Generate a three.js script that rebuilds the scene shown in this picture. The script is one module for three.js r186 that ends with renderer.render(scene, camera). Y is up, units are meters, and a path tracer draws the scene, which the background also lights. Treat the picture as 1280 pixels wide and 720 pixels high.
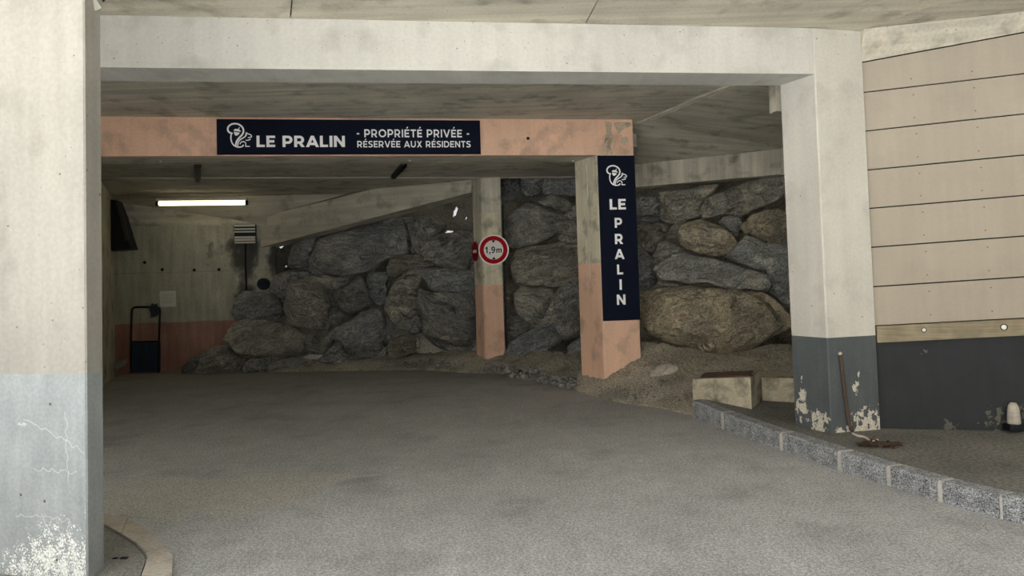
import * as THREE from 'three';
import { RectAreaLightUniformsLib } from 'three/addons/lights/RectAreaLightUniformsLib.js';
import { mergeGeometries, mergeVertices, toCreasedNormals } from 'three/addons/utils/BufferGeometryUtils.js';
import { RoundedBoxGeometry } from 'three/addons/geometries/RoundedBoxGeometry.js';
import { createNoise2D, createNoise3D } from 'simplex-noise';

// ---------------------------------------------------------------- camera, sky, sun, exposure
const scene = new THREE.Scene();
const F = 940, PX = 640, PY = 311;                       // focal length and optical centre, pixels of the 1280x720 frame
const camera = new THREE.PerspectiveCamera(2 * Math.atan(480 / F) * 180 / Math.PI, 1280 / 960, 0.05, 400);
camera.setViewOffset(1280, 960, 0, 480 - PY, 1280, 720); // the photo is a crop of a 4:3 frame: a shifted lens
camera.rotation.order = 'YXZ';
camera.rotation.set(2.37 * Math.PI / 180, 0, -Math.atan(0.0296));
camera.position.set(0, 1.6, 0);
camera.updateMatrixWorld(true);

const SUN = new THREE.Vector3(0.42, 0.85, -0.3).normalize();   // high, from behind the building and the right
// bright hazy sky, a little whiter towards the horizon and the same all the way round
const skyTex = (() => {
  const w = 128, h = 64, d = new Float32Array(w * h * 4);
  for (let j = 0; j < h; j++) for (let i = 0; i < w; i++) {
    const el = ((j + 0.5) / h - 0.5) * Math.PI, s = Math.max(0, Math.sin(el)), k = el > 0 ? (1 + 1.3 * s) / 2.3 : 0.3;
    d.set([k * (1 - 0.05 * s), k, k * (1 + 0.05 * s), 1], (j * w + i) * 4);
  }
  const t = new THREE.DataTexture(d, w, h, THREE.RGBAFormat, THREE.FloatType); t.mapping = THREE.EquirectangularReflectionMapping; t.magFilter = THREE.LinearFilter; t.needsUpdate = true; return t;
})();
scene.background = scene.environment = skyTex;
scene.backgroundIntensity = scene.environmentIntensity = 1.4;
const renderer = new THREE.WebGLRenderer({ antialias: true });
renderer.toneMapping = THREE.LinearToneMapping;
renderer.toneMappingExposure = 1.09;
renderer.shadowMap.enabled = true;
const sun = new THREE.DirectionalLight(0xffffff, 28);
sun.position.copy(SUN).multiplyScalar(60);
sun.castShadow = true;
Object.assign(sun.shadow.camera, { left: -30, right: 30, top: 30, bottom: -30, near: 1, far: 150 });
sun.shadow.mapSize.set(4096, 4096);
scene.add(sun, sun.target);

// ---------------------------------------------------------------- helpers
const mulberry = (a) => () => { a |= 0; a = a + 0x6D2B79F5 | 0; let t = Math.imul(a ^ a >>> 15, 1 | a); t = t + Math.imul(t ^ t >>> 7, 61 | t) ^ t; return ((t ^ t >>> 14) >>> 0) / 4294967296; };
const N2 = createNoise2D(mulberry(11)), N3 = createNoise3D(mulberry(23));
const rnd = mulberry(77);
const V = (x, y, z) => new THREE.Vector3(x, y, z);
const clamp = THREE.MathUtils.clamp, lerp = THREE.MathUtils.lerp, sstep = THREE.MathUtils.smoothstep;
// a pixel of the photograph as a ray; at() gives the point at a depth, onY() the point at a height
const rayOf = (u, v) => V((u - PX) / F, -(v - PY) / F, -1).applyQuaternion(camera.quaternion);
const at = (u, v, d) => { const r = rayOf(u, v); return r.multiplyScalar(d / -r.z).add(camera.position); };
const onY = (u, v, y) => { const r = rayOf(u, v); return r.multiplyScalar((y - camera.position.y) / r.y).add(camera.position); };

const used = {};
const numbered = (n) => { const k = used[n] = (used[n] ?? -1) + 1; return k ? n + '_' + String(k).padStart(3, '0') : n; };
const shadowed = (m) => { m.castShadow = m.receiveShadow = true; return m; };
function mesh(name, geo, m, parent) { const o = shadowed(new THREE.Mesh(geo, m)); o.name = parent ? name : numbered(name); (parent ?? scene).add(o); return o; }
function tag(o, label, category, group, kind) { Object.assign(o.userData, { label }); if (category) o.userData.category = category; if (group) o.userData.group = group; if (kind) o.userData.kind = kind; return o; }
function group(name, pos, label, category, grp, kind) { const g = new THREE.Group(); g.name = numbered(name); if (pos) g.position.copy(pos); scene.add(g); return tag(g, label, category, grp, kind); }
function part(name, geo, m, parent, label) {           // geometry in world coordinates, put under a parent that stands at its own base
  const o = mesh(name, geo, m, parent);
  const p = V(0, 0, 0); let q = parent; while (q && q !== scene) { p.add(q.position); q = q.parent; }
  o.geometry = geo; o.position.sub(p); if (label) o.userData.label = label; return o;
}
// planar uv in metres, chosen per triangle from the way it faces
function boxUV(g0) {
  const g = g0.index ? g0.toNonIndexed() : g0, p = g.attributes.position, uv = new Float32Array(p.count * 2), a = V(), b = V(), c = V(), n = V();
  for (let i = 0; i < p.count; i += 3) {
    a.fromBufferAttribute(p, i); b.fromBufferAttribute(p, i + 1); c.fromBufferAttribute(p, i + 2);
    n.subVectors(b, a).cross(c.clone().sub(a)); const x = Math.abs(n.x), y = Math.abs(n.y), z = Math.abs(n.z);
    for (let k = 0; k < 3; k++) { const q = [a, b, c][k]; uv.set(y >= x && y >= z ? [q.x, q.z] : x > z ? [q.z, q.y] : [q.x, q.y], (i + k) * 2); }
  }
  g.setAttribute('uv', new THREE.BufferAttribute(uv, 2)); return g;
}
// upright prism over a footprint of [x, z] corners with small chamfers; uv = distance round the perimeter, height (metres)
function prism(foot, y0, y1, cham = 0.012, yb) {
  let area = 0; foot.forEach(([x, z], i) => { const [x2, z2] = foot[(i + 1) % foot.length]; area += x * z2 - x2 * z; });
  const f = area < 0 ? foot.slice().reverse() : foot.slice(), pts = [];       // after this: counter-clockwise seen with z downwards
  f.forEach(([x, z], i) => {
    if (!cham) return pts.push([x, z]);
    for (const q of [f[(i + f.length - 1) % f.length], f[(i + 1) % f.length]]) { const l = Math.hypot(q[0] - x, q[1] - z); pts.push([x + (q[0] - x) / l * cham, z + (q[1] - z) / l * cham]); }
  });
  const P = [], U = []; let s = 0; const n = pts.length;
  const bot = (x, z) => yb ? yb(x, z) : y0;
  for (let i = 0; i < n; i++) {
    const [x, z] = pts[i], [x2, z2] = pts[(i + 1) % n], l = Math.hypot(x2 - x, z2 - z), b1 = bot(x, z), b2 = bot(x2, z2);
    P.push(x, b1, z, x, y1, z, x2, y1, z2, x, b1, z, x2, y1, z2, x2, b2, z2);
    U.push(s, b1, s, y1, s + l, y1, s, b1, s + l, y1, s + l, b2); s += l;
  }
  const tri = THREE.ShapeUtils.triangulateShape(pts.map(([x, z]) => new THREE.Vector2(x, z)), []);
  for (const t of tri) { const a = t.map((i) => pts[i]);
    const up = (a[1][0] - a[0][0]) * (a[2][1] - a[0][1]) - (a[1][1] - a[0][1]) * (a[2][0] - a[0][0]) < 0 ? a : a.slice().reverse();
    for (const [x, z] of up) { P.push(x, y1, z); U.push(x, z); }
    for (const [x, z] of up.slice().reverse()) { P.push(x, bot(x, z), z); U.push(x, z); } }
  const g = new THREE.BufferGeometry(); g.setAttribute('position', new THREE.Float32BufferAttribute(P, 3)); g.setAttribute('uv', new THREE.Float32BufferAttribute(U, 2));
  g.computeVertexNormals(); return g;
}
// a flat polygon of 3-D points pushed along a vector: a slab, plank or panel
function slab(pts, thick, uvAxes) {
  const n = V(0, 0, 0), c = V(0, 0, 0); pts.forEach((p) => c.add(p)); c.divideScalar(pts.length);
  pts.forEach((p, i) => n.add(p.clone().sub(c).cross(pts[(i + 1) % pts.length].clone().sub(c)))); n.normalize();
  const ux = pts[1].clone().sub(pts[0]).normalize(), uy = n.clone().cross(ux);
  const flat = pts.map((p) => new THREE.Vector2(p.clone().sub(pts[0]).dot(ux), p.clone().sub(pts[0]).dot(uy)));
  const tri = THREE.ShapeUtils.triangulateShape(flat, []), P = [], q = pts.map((p) => p.clone().add(thick)), out = n.dot(thick) < 0;
  const put = (a, b, c3) => { for (const p of [a, b, c3]) P.push(p.x, p.y, p.z); };
  for (const [a, b, d] of tri) { const w = flat[b].clone().sub(flat[a]).cross(flat[d].clone().sub(flat[a])) > 0; const [i, j, k] = w === out ? [a, b, d] : [a, d, b]; put(pts[i], pts[j], pts[k]); put(q[i], q[k], q[j]); }
  pts.forEach((p, i) => { const j = (i + 1) % pts.length; out ? (put(p, q[i], pts[j]), put(pts[j], q[i], q[j])) : (put(p, pts[j], q[i]), put(pts[j], q[j], q[i])); });
  const g = new THREE.BufferGeometry(); g.setAttribute('position', new THREE.Float32BufferAttribute(P, 3)); g.computeVertexNormals(); return boxUV(g);
}
const box = (c, sx, sy, sz, turn = 0, r = 0) => { const g = r ? new RoundedBoxGeometry(sx, sy, sz, 2, r) : new THREE.BoxGeometry(sx, sy, sz); g.rotateY(turn); g.translate(c.x, c.y, c.z); return boxUV(g); };
const tube = (pts, r, seg = 40, closed = false, type = 'catmullrom') => new THREE.TubeGeometry(new THREE.CatmullRomCurve3(pts, closed, type, 0.3), seg, r, 8, closed);

// ---------------------------------------------------------------- textures
function fbm(x, y, o) { let a = 1, s = 0, t = 0; for (let i = 0; i < o; i++) { s += a * N2(x, y); t += a; a *= 0.55; x = x * 2.03 + 7.1; y = y * 2.03 - 3.7; } return s / t; }
function canvasless(size, fn, srgb = true) {
  const d = new Uint8Array(size * size * 4);
  for (let j = 0; j < size; j++) for (let i = 0; i < size; i++) { const c = fn((i + 0.5) / size, (j + 0.5) / size), k = (j * size + i) * 4; d[k] = clamp(c[0], 0, 255); d[k + 1] = clamp(c[1], 0, 255); d[k + 2] = clamp(c[2], 0, 255); d[k + 3] = 255; }
  const t = new THREE.DataTexture(d, size, size); t.magFilter = THREE.LinearFilter; t.minFilter = THREE.LinearMipmapLinearFilter; t.generateMipmaps = true;
  t.wrapS = t.wrapT = THREE.MirroredRepeatWrapping; if (srgb) t.colorSpace = THREE.SRGBColorSpace; t.needsUpdate = true; return t;
}
const metres = (t, w, h = w) => { t.repeat.set(1 / w, 1 / h); return t; };
// concrete: cloudy tone, darker blotches, casting streaks, pin holes
function concrete(base, { size = 1024, tile = 4, cloud = 0.08, blotch = 0.1, streak = 0, fine = 0.06, pits = 0, tint = [1, 1, 1], ox = 0, axis = 0 } = {}) {
  const r = mulberry(900 + ox * 13), holes = []; for (let i = 0; i < pits; i++) holes.push([r(), r(), 0.0006 + 0.0014 * r() * r()]);
  const grid = {}; for (const h of holes) (grid[(h[0] * 64 | 0) + ',' + (h[1] * 64 | 0)] ??= []).push(h);
  return metres(canvasless(size, (x, y) => {
    const X = x * tile + ox * 31.7, Y = y * tile - ox * 17.3, [sx, sy] = axis ? [0.35, 5] : [5, 0.35];
    let k = 1 + cloud * fbm(X * 0.7, Y * 0.7, 3) + fine * fbm(X * 22, Y * 22, 3) + streak * fbm(X * sx, Y * sy, 4);
    const b = Math.max(0, fbm(X * 1.6 + 40, Y * 1.6, 4) - 0.12); k -= blotch * b * 2;
    for (const h of grid[(x * 64 | 0) + ',' + (y * 64 | 0)] ?? []) if (Math.hypot(x - h[0], y - h[1]) < h[2]) k *= 0.6;
    const w = b * blotch * 3; return base.map((c, i) => c * k * lerp(1, tint[i], Math.min(1, w)));
  }), tile);
}
const bumpTex = (() => { const t = metres(canvasless(1024, (x, y) => { const k = 128 + 60 * fbm(x * 40, y * 40, 4) + 45 * fbm(x * 180, y * 180, 2); return [k, k, k]; }, false), 2); return t; })();
const std = (o) => new THREE.MeshStandardMaterial({ roughness: 0.9, metalness: 0, ...o });
const paintedWall = (map, bump = 0.002) => std({ map, bumpMap: bumpTex, bumpScale: bump, roughness: 0.85 });

const M = {};
M.cream = paintedWall(concrete([197, 195, 188], { cloud: 0.05, blotch: 0.07, streak: 0.03, fine: 0.03, pits: 500, tint: [0.97, 0.95, 0.9] }));
M.creamDimmed = paintedWall(concrete([159, 156, 148], { cloud: 0.05, blotch: 0.06, streak: 0.05, fine: 0.04, pits: 400, ox: 19, tint: [0.97, 0.95, 0.9] }));  // same cream paint as the beam, darkened against excess light on this column
M.reveal = paintedWall(concrete([198, 195, 186], { cloud: 0.05, blotch: 0.06, streak: 0.03, fine: 0.03, pits: 200, ox: 2 }));
M.soffit = paintedWall(concrete([206, 200, 182], { cloud: 0.08, blotch: 0.14, streak: 0.1, fine: 0.05, pits: 200, ox: 3, axis: 1, tint: [0.95, 0.93, 0.85] }), 0.004);
M.dirtySoffit = paintedWall(concrete([198, 192, 176], { cloud: 0.09, blotch: 0.16, streak: 0.14, fine: 0.06, pits: 200, ox: 4, axis: 1, tint: [0.9, 0.9, 0.88] }), 0.004);
M.ledge = paintedWall(concrete([198, 192, 176], { cloud: 0.1, blotch: 0.2, streak: 0.16, fine: 0.05, ox: 6 }), 0.004);
M.pink = paintedWall(concrete([230, 190, 163], { cloud: 0.06, blotch: 0.12, streak: 0.03, fine: 0.04, pits: 80, ox: 7, tint: [0.93, 0.94, 0.95] }));
M.plaster = paintedWall(concrete([196, 176, 152], { tile: 1, size: 512, cloud: 0.15, blotch: 0.3, fine: 0.12, ox: 22 }), 0.006);
M.khaki = paintedWall(concrete([218, 211, 186], { cloud: 0.08, blotch: 0.2, streak: 0.1, fine: 0.05, pits: 80, ox: 8, tint: [0.85, 0.85, 0.86] }));
M.membrane = std({ color: 0x191816 });
M.boardHouse = std({ color: 0xcac6be });
M.wing = std({ color: 0xbcb4a8 });
M.plinth = paintedWall(concrete([62, 66, 68], { cloud: 0.12, blotch: 0.3, streak: 0.04, fine: 0.06, ox: 10, tint: [1.15, 1.1, 1.05] }), 0.003);
M.board = paintedWall(concrete([166, 157, 143], { cloud: 0.02, blotch: 0.02, streak: 0.03, fine: 0.015, ox: 11 }), 0.0006);
M.asphaltSide = std({ map: concrete([118, 116, 110], { tile: 2, cloud: 0.1, blotch: 0.1, fine: 0.3, ox: 12 }), bumpMap: bumpTex, bumpScale: 0.004, roughness: 0.95 });
M.asphaltFine = metres(canvasless(1024, (x, y) => { const k = 205 + 62 * fbm(x * 170, y * 170, 2) + 34 * fbm(x * 60, y * 60, 2) + 10 * fbm(x * 10, y * 10, 4); return [k, k * 0.995, k * 0.975]; }), 2.2);
M.kerbLight = paintedWall(concrete([186, 178, 164], { tile: 2, cloud: 0.08, blotch: 0.1, fine: 0.1, ox: 13 }), 0.004);
M.granite = std({ map: metres(canvasless(1024, (x, y) => { const s = fbm(x * 64, y * 64, 3), t = fbm(x * 30 + 9, y * 30, 2), w = fbm(x * 6, y * 6, 3); const k = 142 + 30 * w + (s > 0.2 ? 44 : s < -0.3 ? -46 : 0) + 36 * t; return [k * 0.985, k, k * 1.02]; }), 1), bumpMap: bumpTex, bumpScale: 0.01 });
M.mortar = paintedWall(concrete([196, 193, 185], { tile: 1, size: 512, fine: 0.08, ox: 14 }), 0.003);
M.block = paintedWall(concrete([186, 178, 156], { tile: 1.2, cloud: 0.16, blotch: 0.34, streak: 0.12, fine: 0.1, pits: 200, ox: 15, tint: [0.75, 0.74, 0.72] }), 0.006);
M.dirt = std({ map: concrete([172, 166, 150], { tile: 2, cloud: 0.16, blotch: 0.2, fine: 0.35, ox: 16 }), bumpMap: bumpTex, bumpScale: 0.02, roughness: 1 });
M.darkMetal = std({ color: 0x1c1f26, roughness: 0.55, metalness: 0.5 });
M.greyMetal = std({ color: 0x8b8d8c, roughness: 0.5, metalness: 0.6 });
M.whitePlastic = std({ color: 0xd6d4cc, roughness: 0.5 });
M.rust = std({ map: concrete([92, 68, 56], { tile: 0.6, size: 512, cloud: 0.3, blotch: 0.4, fine: 0.2, ox: 18 }), roughness: 0.95 });
M.rustDark = std({ map: concrete([86, 72, 62], { tile: 0.4, size: 512, cloud: 0.3, blotch: 0.3, fine: 0.25, ox: 20 }), roughness: 0.95 });
M.wood = std({ map: metres(canvasless(1024, (x, y) => { const g = fbm(x * 3, y * 60, 4), b = fbm(x * 6 + 3, y * 5, 3), k = 1 + 0.12 * g + 0.16 * b; const red = sstep(fbm(x * 4 + 20, y * 2, 2), 0.25, 0.6); return [138 * k + 12 * red, 128 * k - 8 * red, 106 * k - 16 * red]; }), 2), roughness: 0.9 });
// three kinds of rock: banded schist with pale veins
function rockTex(base, alt, o) {
  return metres(canvasless(1024, (x, y) => {
    const X = x * 3 + o * 9, Y = y * 3, wx = X + 0.25 * fbm(X * 1.2, Y * 1.2, 3), wy = Y + 0.25 * fbm(X * 1.2 + 30, Y * 1.2, 3);
    const band = fbm(wx * 1.4, wy * 9, 4), blot = fbm(X * 1.1 + 50, Y * 1.1, 4), f = fbm(X * 24, Y * 24, 3), vein = Math.max(0, 1 - Math.abs(fbm(wx * 0.9 + 11, wy * 3.5, 3)) * 26);
    const m = sstep(blot, -0.1, 0.5), k = 1 + 0.3 * band + 0.3 * f + 0.12 * blot;
    return base.map((c, i) => lerp(c, alt[i], m) * k + 44 * vein * vein * (0.5 + 0.5 * f));
  }), 3);
}
const rockBump = metres(canvasless(1024, (x, y) => { const X = x * 3, Y = y * 3, k = 128 + 70 * fbm(X * 1.6, Y * 9, 5) + 55 * fbm(X * 9, Y * 12, 4); return [k, k, k]; }, false), 3);
const rock = (t) => std({ map: t, bumpMap: rockBump, bumpScale: 0.05, roughness: 0.95 });
M.rockGrey = rock(rockTex([136, 136, 130], [152, 148, 136], 1));
M.rockBrown = rock(rockTex([138, 133, 119], [156, 147, 127], 2));
M.rockBlue = rock(rockTex([130, 133, 133], [146, 145, 140], 3));

// paint with flakes off: a canvas in metres (u along the perimeter, v up)
function flaky(w, h, base, flake, spots, ppm = 420, extra, rough = 0.18) {
  const c = document.createElement('canvas'); c.width = Math.round(w * ppm); c.height = Math.round(h * ppm);
  const g = c.getContext('2d'), id = g.createImageData(c.width, c.height);
  for (let j = 0; j < c.height; j++) for (let i = 0; i < c.width; i++) {
    const x = i / ppm, y = h - j / ppm; let k = 1 + 0.06 * fbm(x * 2, y * 2, 3) + 0.05 * fbm(x * 30, y * 30, 2) + 0.05 * fbm(x * 8, y * 1.2 + 9, 3), cov = -1;
    for (const [cx, cy, rx, ry, q] of spots) cov = Math.max(cov, q - ((x - cx) / rx) ** 2 - ((y - cy) / ry) ** 2);
    const n = 0.85 * fbm(x * 11 + 3, y * 8, 4) + rough * fbm(x * 55, y * 55, 2), bare = cov + n * 1.1 > 0.55, o = (j * c.width + i) * 4;
    const col = bare ? flake.map((v) => v * (1 + 0.22 * fbm(x * 40 + 8, y * 40, 3))) : base.map((v) => v * k); id.data.set([...col.map((v) => clamp(v, 0, 255)), 255], o);
  }
  g.putImageData(id, 0, 0); extra?.(g, ppm, c);
  const t = new THREE.CanvasTexture(c); t.colorSpace = THREE.SRGBColorSpace; t.wrapS = t.wrapT = THREE.ClampToEdgeWrapping; t.repeat.set(1 / w, 1 / h); return t;
}

// ---------------------------------------------------------------- ground
const floorY = (x, z) => -0.14 * sstep(-z, 11.5, 16.2);
{
  const x0 = -12.5, x1 = 8, z0 = -17.5, z1 = -2.5, nx = 270, nz = 200, P = [], U = [], C = [], I = [];
  for (let j = 0; j <= nz; j++) for (let i = 0; i <= nx; i++) {
    const x = lerp(x0, x1, i / nx), z = lerp(z0, z1, j / nz);
    P.push(x, floorY(x, z) + 0.006 * fbm(x * 0.8, z * 0.8, 2), z); U.push(x, z);
    let k = 0.76 * (1 + 0.12 * fbm(x * 0.45, z * 0.45, 4) + 0.1 * fbm(x * 1.8 + 5, z * 1.1, 3));
    const oil = Math.max(0, fbm(x * 0.8 + 60, z * 0.8 - 12, 4) - 0.2); k *= 1 - 0.5 * oil;
    C.push(k * 0.985, k, k * 1.02);
    if (i < nx && j < nz) { const a = j * (nx + 1) + i, b = a + nx + 1; I.push(a, b, a + 1, a + 1, b, b + 1); }
  }
  const g = new THREE.BufferGeometry(); g.setAttribute('position', new THREE.Float32BufferAttribute(P, 3)); g.setAttribute('uv', new THREE.Float32BufferAttribute(U, 2)); g.setAttribute('color', new THREE.Float32BufferAttribute(C, 3)); g.setIndex(I); g.computeVertexNormals();
  tag(mesh('floor', g, std({ map: M.asphaltFine, vertexColors: true, bumpMap: bumpTex, bumpScale: 0.0015, roughness: 0.92 })), 'worn grey asphalt driveway running into the garage', 'floor', null, 'structure');
}
// the forecourt and street behind the camera, where the daylight comes from
tag(mesh('road', slab([V(-60, 0, -2.5), V(60, 0, -2.5), V(60, 0, 60), V(-60, 0, 60)], V(0, -0.3, 0)), std({ map: M.asphaltFine, color: new THREE.Color().setRGB(0.9, 0.91, 0.92), roughness: 0.95 })), 'pale open forecourt in front of the garage', 'road', null, 'structure');

// patch of newer, paler asphalt by the left kerb
{
  const edge = [[-3.0, -5.5], [-3.3, -5.8], [-3.4, -6.17], [-3.24, -6.38], [-2.9, -6.42], [-2.46, -6.34], [-2.05, -6.45], [-1.69, -6.48], [-1.2, -6.4], [-0.7, -6.3], [-0.5, -6.0], [-0.6, -5.2], [-0.9, -4.6], [-1.5, -4.4], [-2.0, -4.75], [-2.3, -5.1], [-2.6, -5.35]];
  const cur = new THREE.CatmullRomCurve3(edge.map(([x, z]) => V(x, 0, z)), true).getPoints(160).map((p) => { p.x += 0.05 * N2(p.x * 5, p.z * 5); p.z += 0.05 * N2(p.x * 5 + 9, p.z * 5); p.y = 0.016 - 0.013 * (p.z + 6.4) - 0.011 * Math.max(0, p.x + 2.4); return p; });
  tag(mesh('asphalt_patch', slab(cur, V(0, -0.02, 0)), std({ map: M.asphaltFine, color: new THREE.Color().setRGB(0.79, 0.775, 0.735), bumpMap: bumpTex, bumpScale: 0.005, roughness: 0.95 })), 'paler asphalt repair patch on the driveway beside the left kerb', 'patch', null, 'structure');
}

// ---------------------------------------------------------------- left island with kerb, and left column
const LK_OUT = [[-3.3, -5.45], [-2.918, -5.38], [-2.711, -5.272], [-2.414, -4.967], [-2.172, -4.67], [-2.05, -4.5], [-1.93, -4.22], [-1.84, -3.6], [-1.8, -2.5]];
const LK_IN = [[-3.3, -5.2], [-2.782, -5.127], [-2.58, -4.935], [-2.398, -4.758], [-2.22, -4.54], [-2.19, -4.48], [-2.09, -4.2], [-2.02, -3.6], [-1.99, -2.5]];
{
  const k = group('kerb', V(-2.4, 0, -4.7), 'low pale curved kerb round the foot of the left column', 'kerb', null, 'structure');
  const runs = [[0, 2], [2, 3], [3, 4], [4, 6], [6, 7], [7, 8]];
  for (const [a, b] of runs) {
    const o = LK_OUT.slice(a, b + 1), i = LK_IN.slice(a, b + 1).reverse(), foot = [...o, ...i], cx = foot.reduce((s, p) => s + p[0], 0) / foot.length, cz = foot.reduce((s, p) => s + p[1], 0) / foot.length;
    part('kerb_stone', prism(foot.map(([x, z]) => [cx + (x - cx) * 0.992, cz + (z - cz) * 0.992]), -0.1, 0.034 + 0.004 * rnd(), 0.012), M.kerbLight, k);
  }
  const isl = prism([...LK_IN.map(([x, z]) => [x - 0.012, z]), [-4, -2.5], [-4, -5.2]], -0.1, 0.022, 0);
  tag(mesh('pavement', isl, std({ map: M.asphaltFine, color: new THREE.Color().setRGB(0.42, 0.41, 0.38), bumpMap: bumpTex, bumpScale: 0.008, roughness: 0.95 })), 'small grey paved island inside the left kerb', 'pavement', null, 'structure');
  const d = group('drain_slot', onY(150, 698, 0.024), 'two short dark slots in the paving beside the left column', 'slot');
  for (const [u0, u1, v] of [[141.5, 147, 697.8], [150.5, 159.5, 697.5]]) { const a = onY(u0, v, 0.024), b = onY(u1, v - 0.3, 0.024); part('slot', box(a.clone().add(b).multiplyScalar(0.5), a.distanceTo(b), 0.006, 0.022, -0.03), M.darkMetal, d); }
}
{
  const foot = [[-2.385, -4.2], [-2.392, -4.388], [-3.62, -4.66], [-3.62, -4.482]].map(([x, z]) => [x, z]);
  const col = group('column', V(-2.9, 0, -4.4), 'near left column, cream above and flaking pale grey below', 'column', null, 'structure');
  // u: 0..1.25 m along the front from its right corner, 2 m and up on the narrow inner face
  const map = flaky(3.2, 1.2, [152, 158, 160], [226, 228, 224], [[0.2, 0.1, 0.3, 0.24, 0.85], [0.06, 0.06, 0.16, 0.2, 0.9], [0.42, 0.06, 0.25, 0.16, 0.6], [0.0, 0.5, 0.015, 0.6, 0.62]], 420, (g, q, c) => {
    const h = c.height; const r = mulberry(5);
    g.strokeStyle = 'rgba(222,226,225,0.8)'; g.lineWidth = 1.1;
    for (const [x0, y0, x1, y1] of [[0.42, 0.9, 0.02, 0.72], [0.36, 0.62, 0.06, 0.6], [0.48, 0.36, 0.1, 0.34], [0.3, 0.36, 0.22, 0.22], [0.14, 0.95, 0.12, 0.55], [0.46, 0.86, 0.4, 0.86]]) { g.beginPath(); for (let j = 0; j <= 16; j++) { const t = j / 16; g.lineTo(lerp(x0, x1, t) * q + 9 * (r() - 0.5), h - lerp(y0, y1, t) * q + 12 * (r() - 0.5)); } g.stroke(); }
    g.fillStyle = '#5a5046'; for (const [x, y] of [[0.28, 0.44], [0.44, 0.47], [0.24, 0.98], [0.2, 0.12]]) { g.beginPath(); g.arc(x * q, h - y * q, 3.2, 0, 7); g.fill(); }
  }, 0.9);
  const baseGeo = prism(foot, 0, 1.148, 0.01), bp = baseGeo.attributes.position, bn = baseGeo.attributes.normal, bu = baseGeo.attributes.uv;
  for (let i = 0; i < bp.count; i++) { const x = bp.getX(i), z = bp.getZ(i); if (Math.abs(bn.getY(i)) > 0.9) continue; bu.setXY(i, bn.getZ(i) > 0.9 ? Math.hypot(x + 2.385, z + 4.2) : 2.2 + Math.hypot(x + 2.385, z + 4.2), bp.getY(i)); }
  part('painted_base', baseGeo, std({ map, bumpMap: bumpTex, bumpScale: 0.003, roughness: 0.8 }), col, 'flaking grey painted base');
  part('shaft', prism(foot, 1.148, 4.0, 0.01), M.creamDimmed, col, 'cream painted upper part');
}

// ---------------------------------------------------------------- front beam and right column
const A = [2.785, -6.735], R1 = [3.29, -6.87], L1 = [2.605, -7.125], OB = [-0.18, -0.39];
const frontZ = (x) => -5.896 + (x + 3.205) * (-6.735 + 5.896) / (2.785 + 3.205);
{
  const foot = [[-4.6, frontZ(-4.6)], A, L1, [-4.6 + OB[0], frontZ(-4.6) + OB[1]]];
  const g = prism(foot, 3.38, 3.83, 0.01);
  tag(mesh('beam', g, M.cream), 'long cream painted concrete beam across the entrance, above the orange beam', 'beam', null, 'structure');
}
{
  const foot = [R1, A, L1, [R1[0] + OB[0], R1[1] + OB[1]]], bottom = (x, z) => 0.06;
  const col = group('column', V(2.9, 0.1, -6.9), 'tall right column, cream above a chipped dark grey base', 'column', null, 'structure');
  const geo = prism(foot, 0.06, 1.0, 0.01);
  // where round the perimeter does the front corner lie?  (uv u = distance)
  const p = geo.attributes.position, uv = geo.attributes.uv; let uA = 0; for (let i = 0; i < p.count; i++) if (Math.hypot(p.getX(i) - A[0], p.getZ(i) - A[1]) < 0.02 && p.getY(i) < 0.1 && uv.getX(i) > 0.05 && uv.getX(i) < 1.9) uA = uv.getX(i);
  const sgn = (() => { for (let i = 0; i < p.count; i++) if (Math.hypot(p.getX(i) - R1[0], p.getZ(i) - R1[1]) < 0.02 && Math.abs(p.getY(i) - 0.06) < 0.01 && uv.getX(i) <= 1.9 && Math.abs(Math.abs(uv.getX(i) - uA) - 0.51) < 0.05) return Math.sign(uv.getX(i) - uA); return 1; })();
  const s = (d) => uA + sgn * d;                          // d > 0: on the right face, d < 0: on the left face
  const map = flaky(2.2, 1.2, [82, 88, 90], [200, 194, 180], [[s(0.36), 0.12, 0.24, 0.28, 0.95], [s(0.12), 0.12, 0.12, 0.14, 0.8], [s(0.5), 0.16, 0.1, 0.3, 0.8], [s(0.28), 0.55, 0.05, 0.1, 0.75], [s(0.32), 0.66, 0.02, 0.07, 0.6], [s(-0.12), 0.24, 0.16, 0.16, 0.85], [s(-0.3), 0.38, 0.07, 0.2, 0.9], [s(-0.31), 0.6, 0.02, 0.12, 0.6], [s(-0.36), 0.3, 0.06, 0.16, 0.8]]);
  part('painted_base', geo, std({ map, bumpMap: bumpTex, bumpScale: 0.003, roughness: 0.85 }), col, 'dark grey painted base with white chips');
  part('shaft', prism([R1, A, L1, [R1[0] + OB[0], R1[1] + OB[1]]], 1.0, 3.83, 0.01), M.reveal, col, 'cream upper shaft');
}

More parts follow.
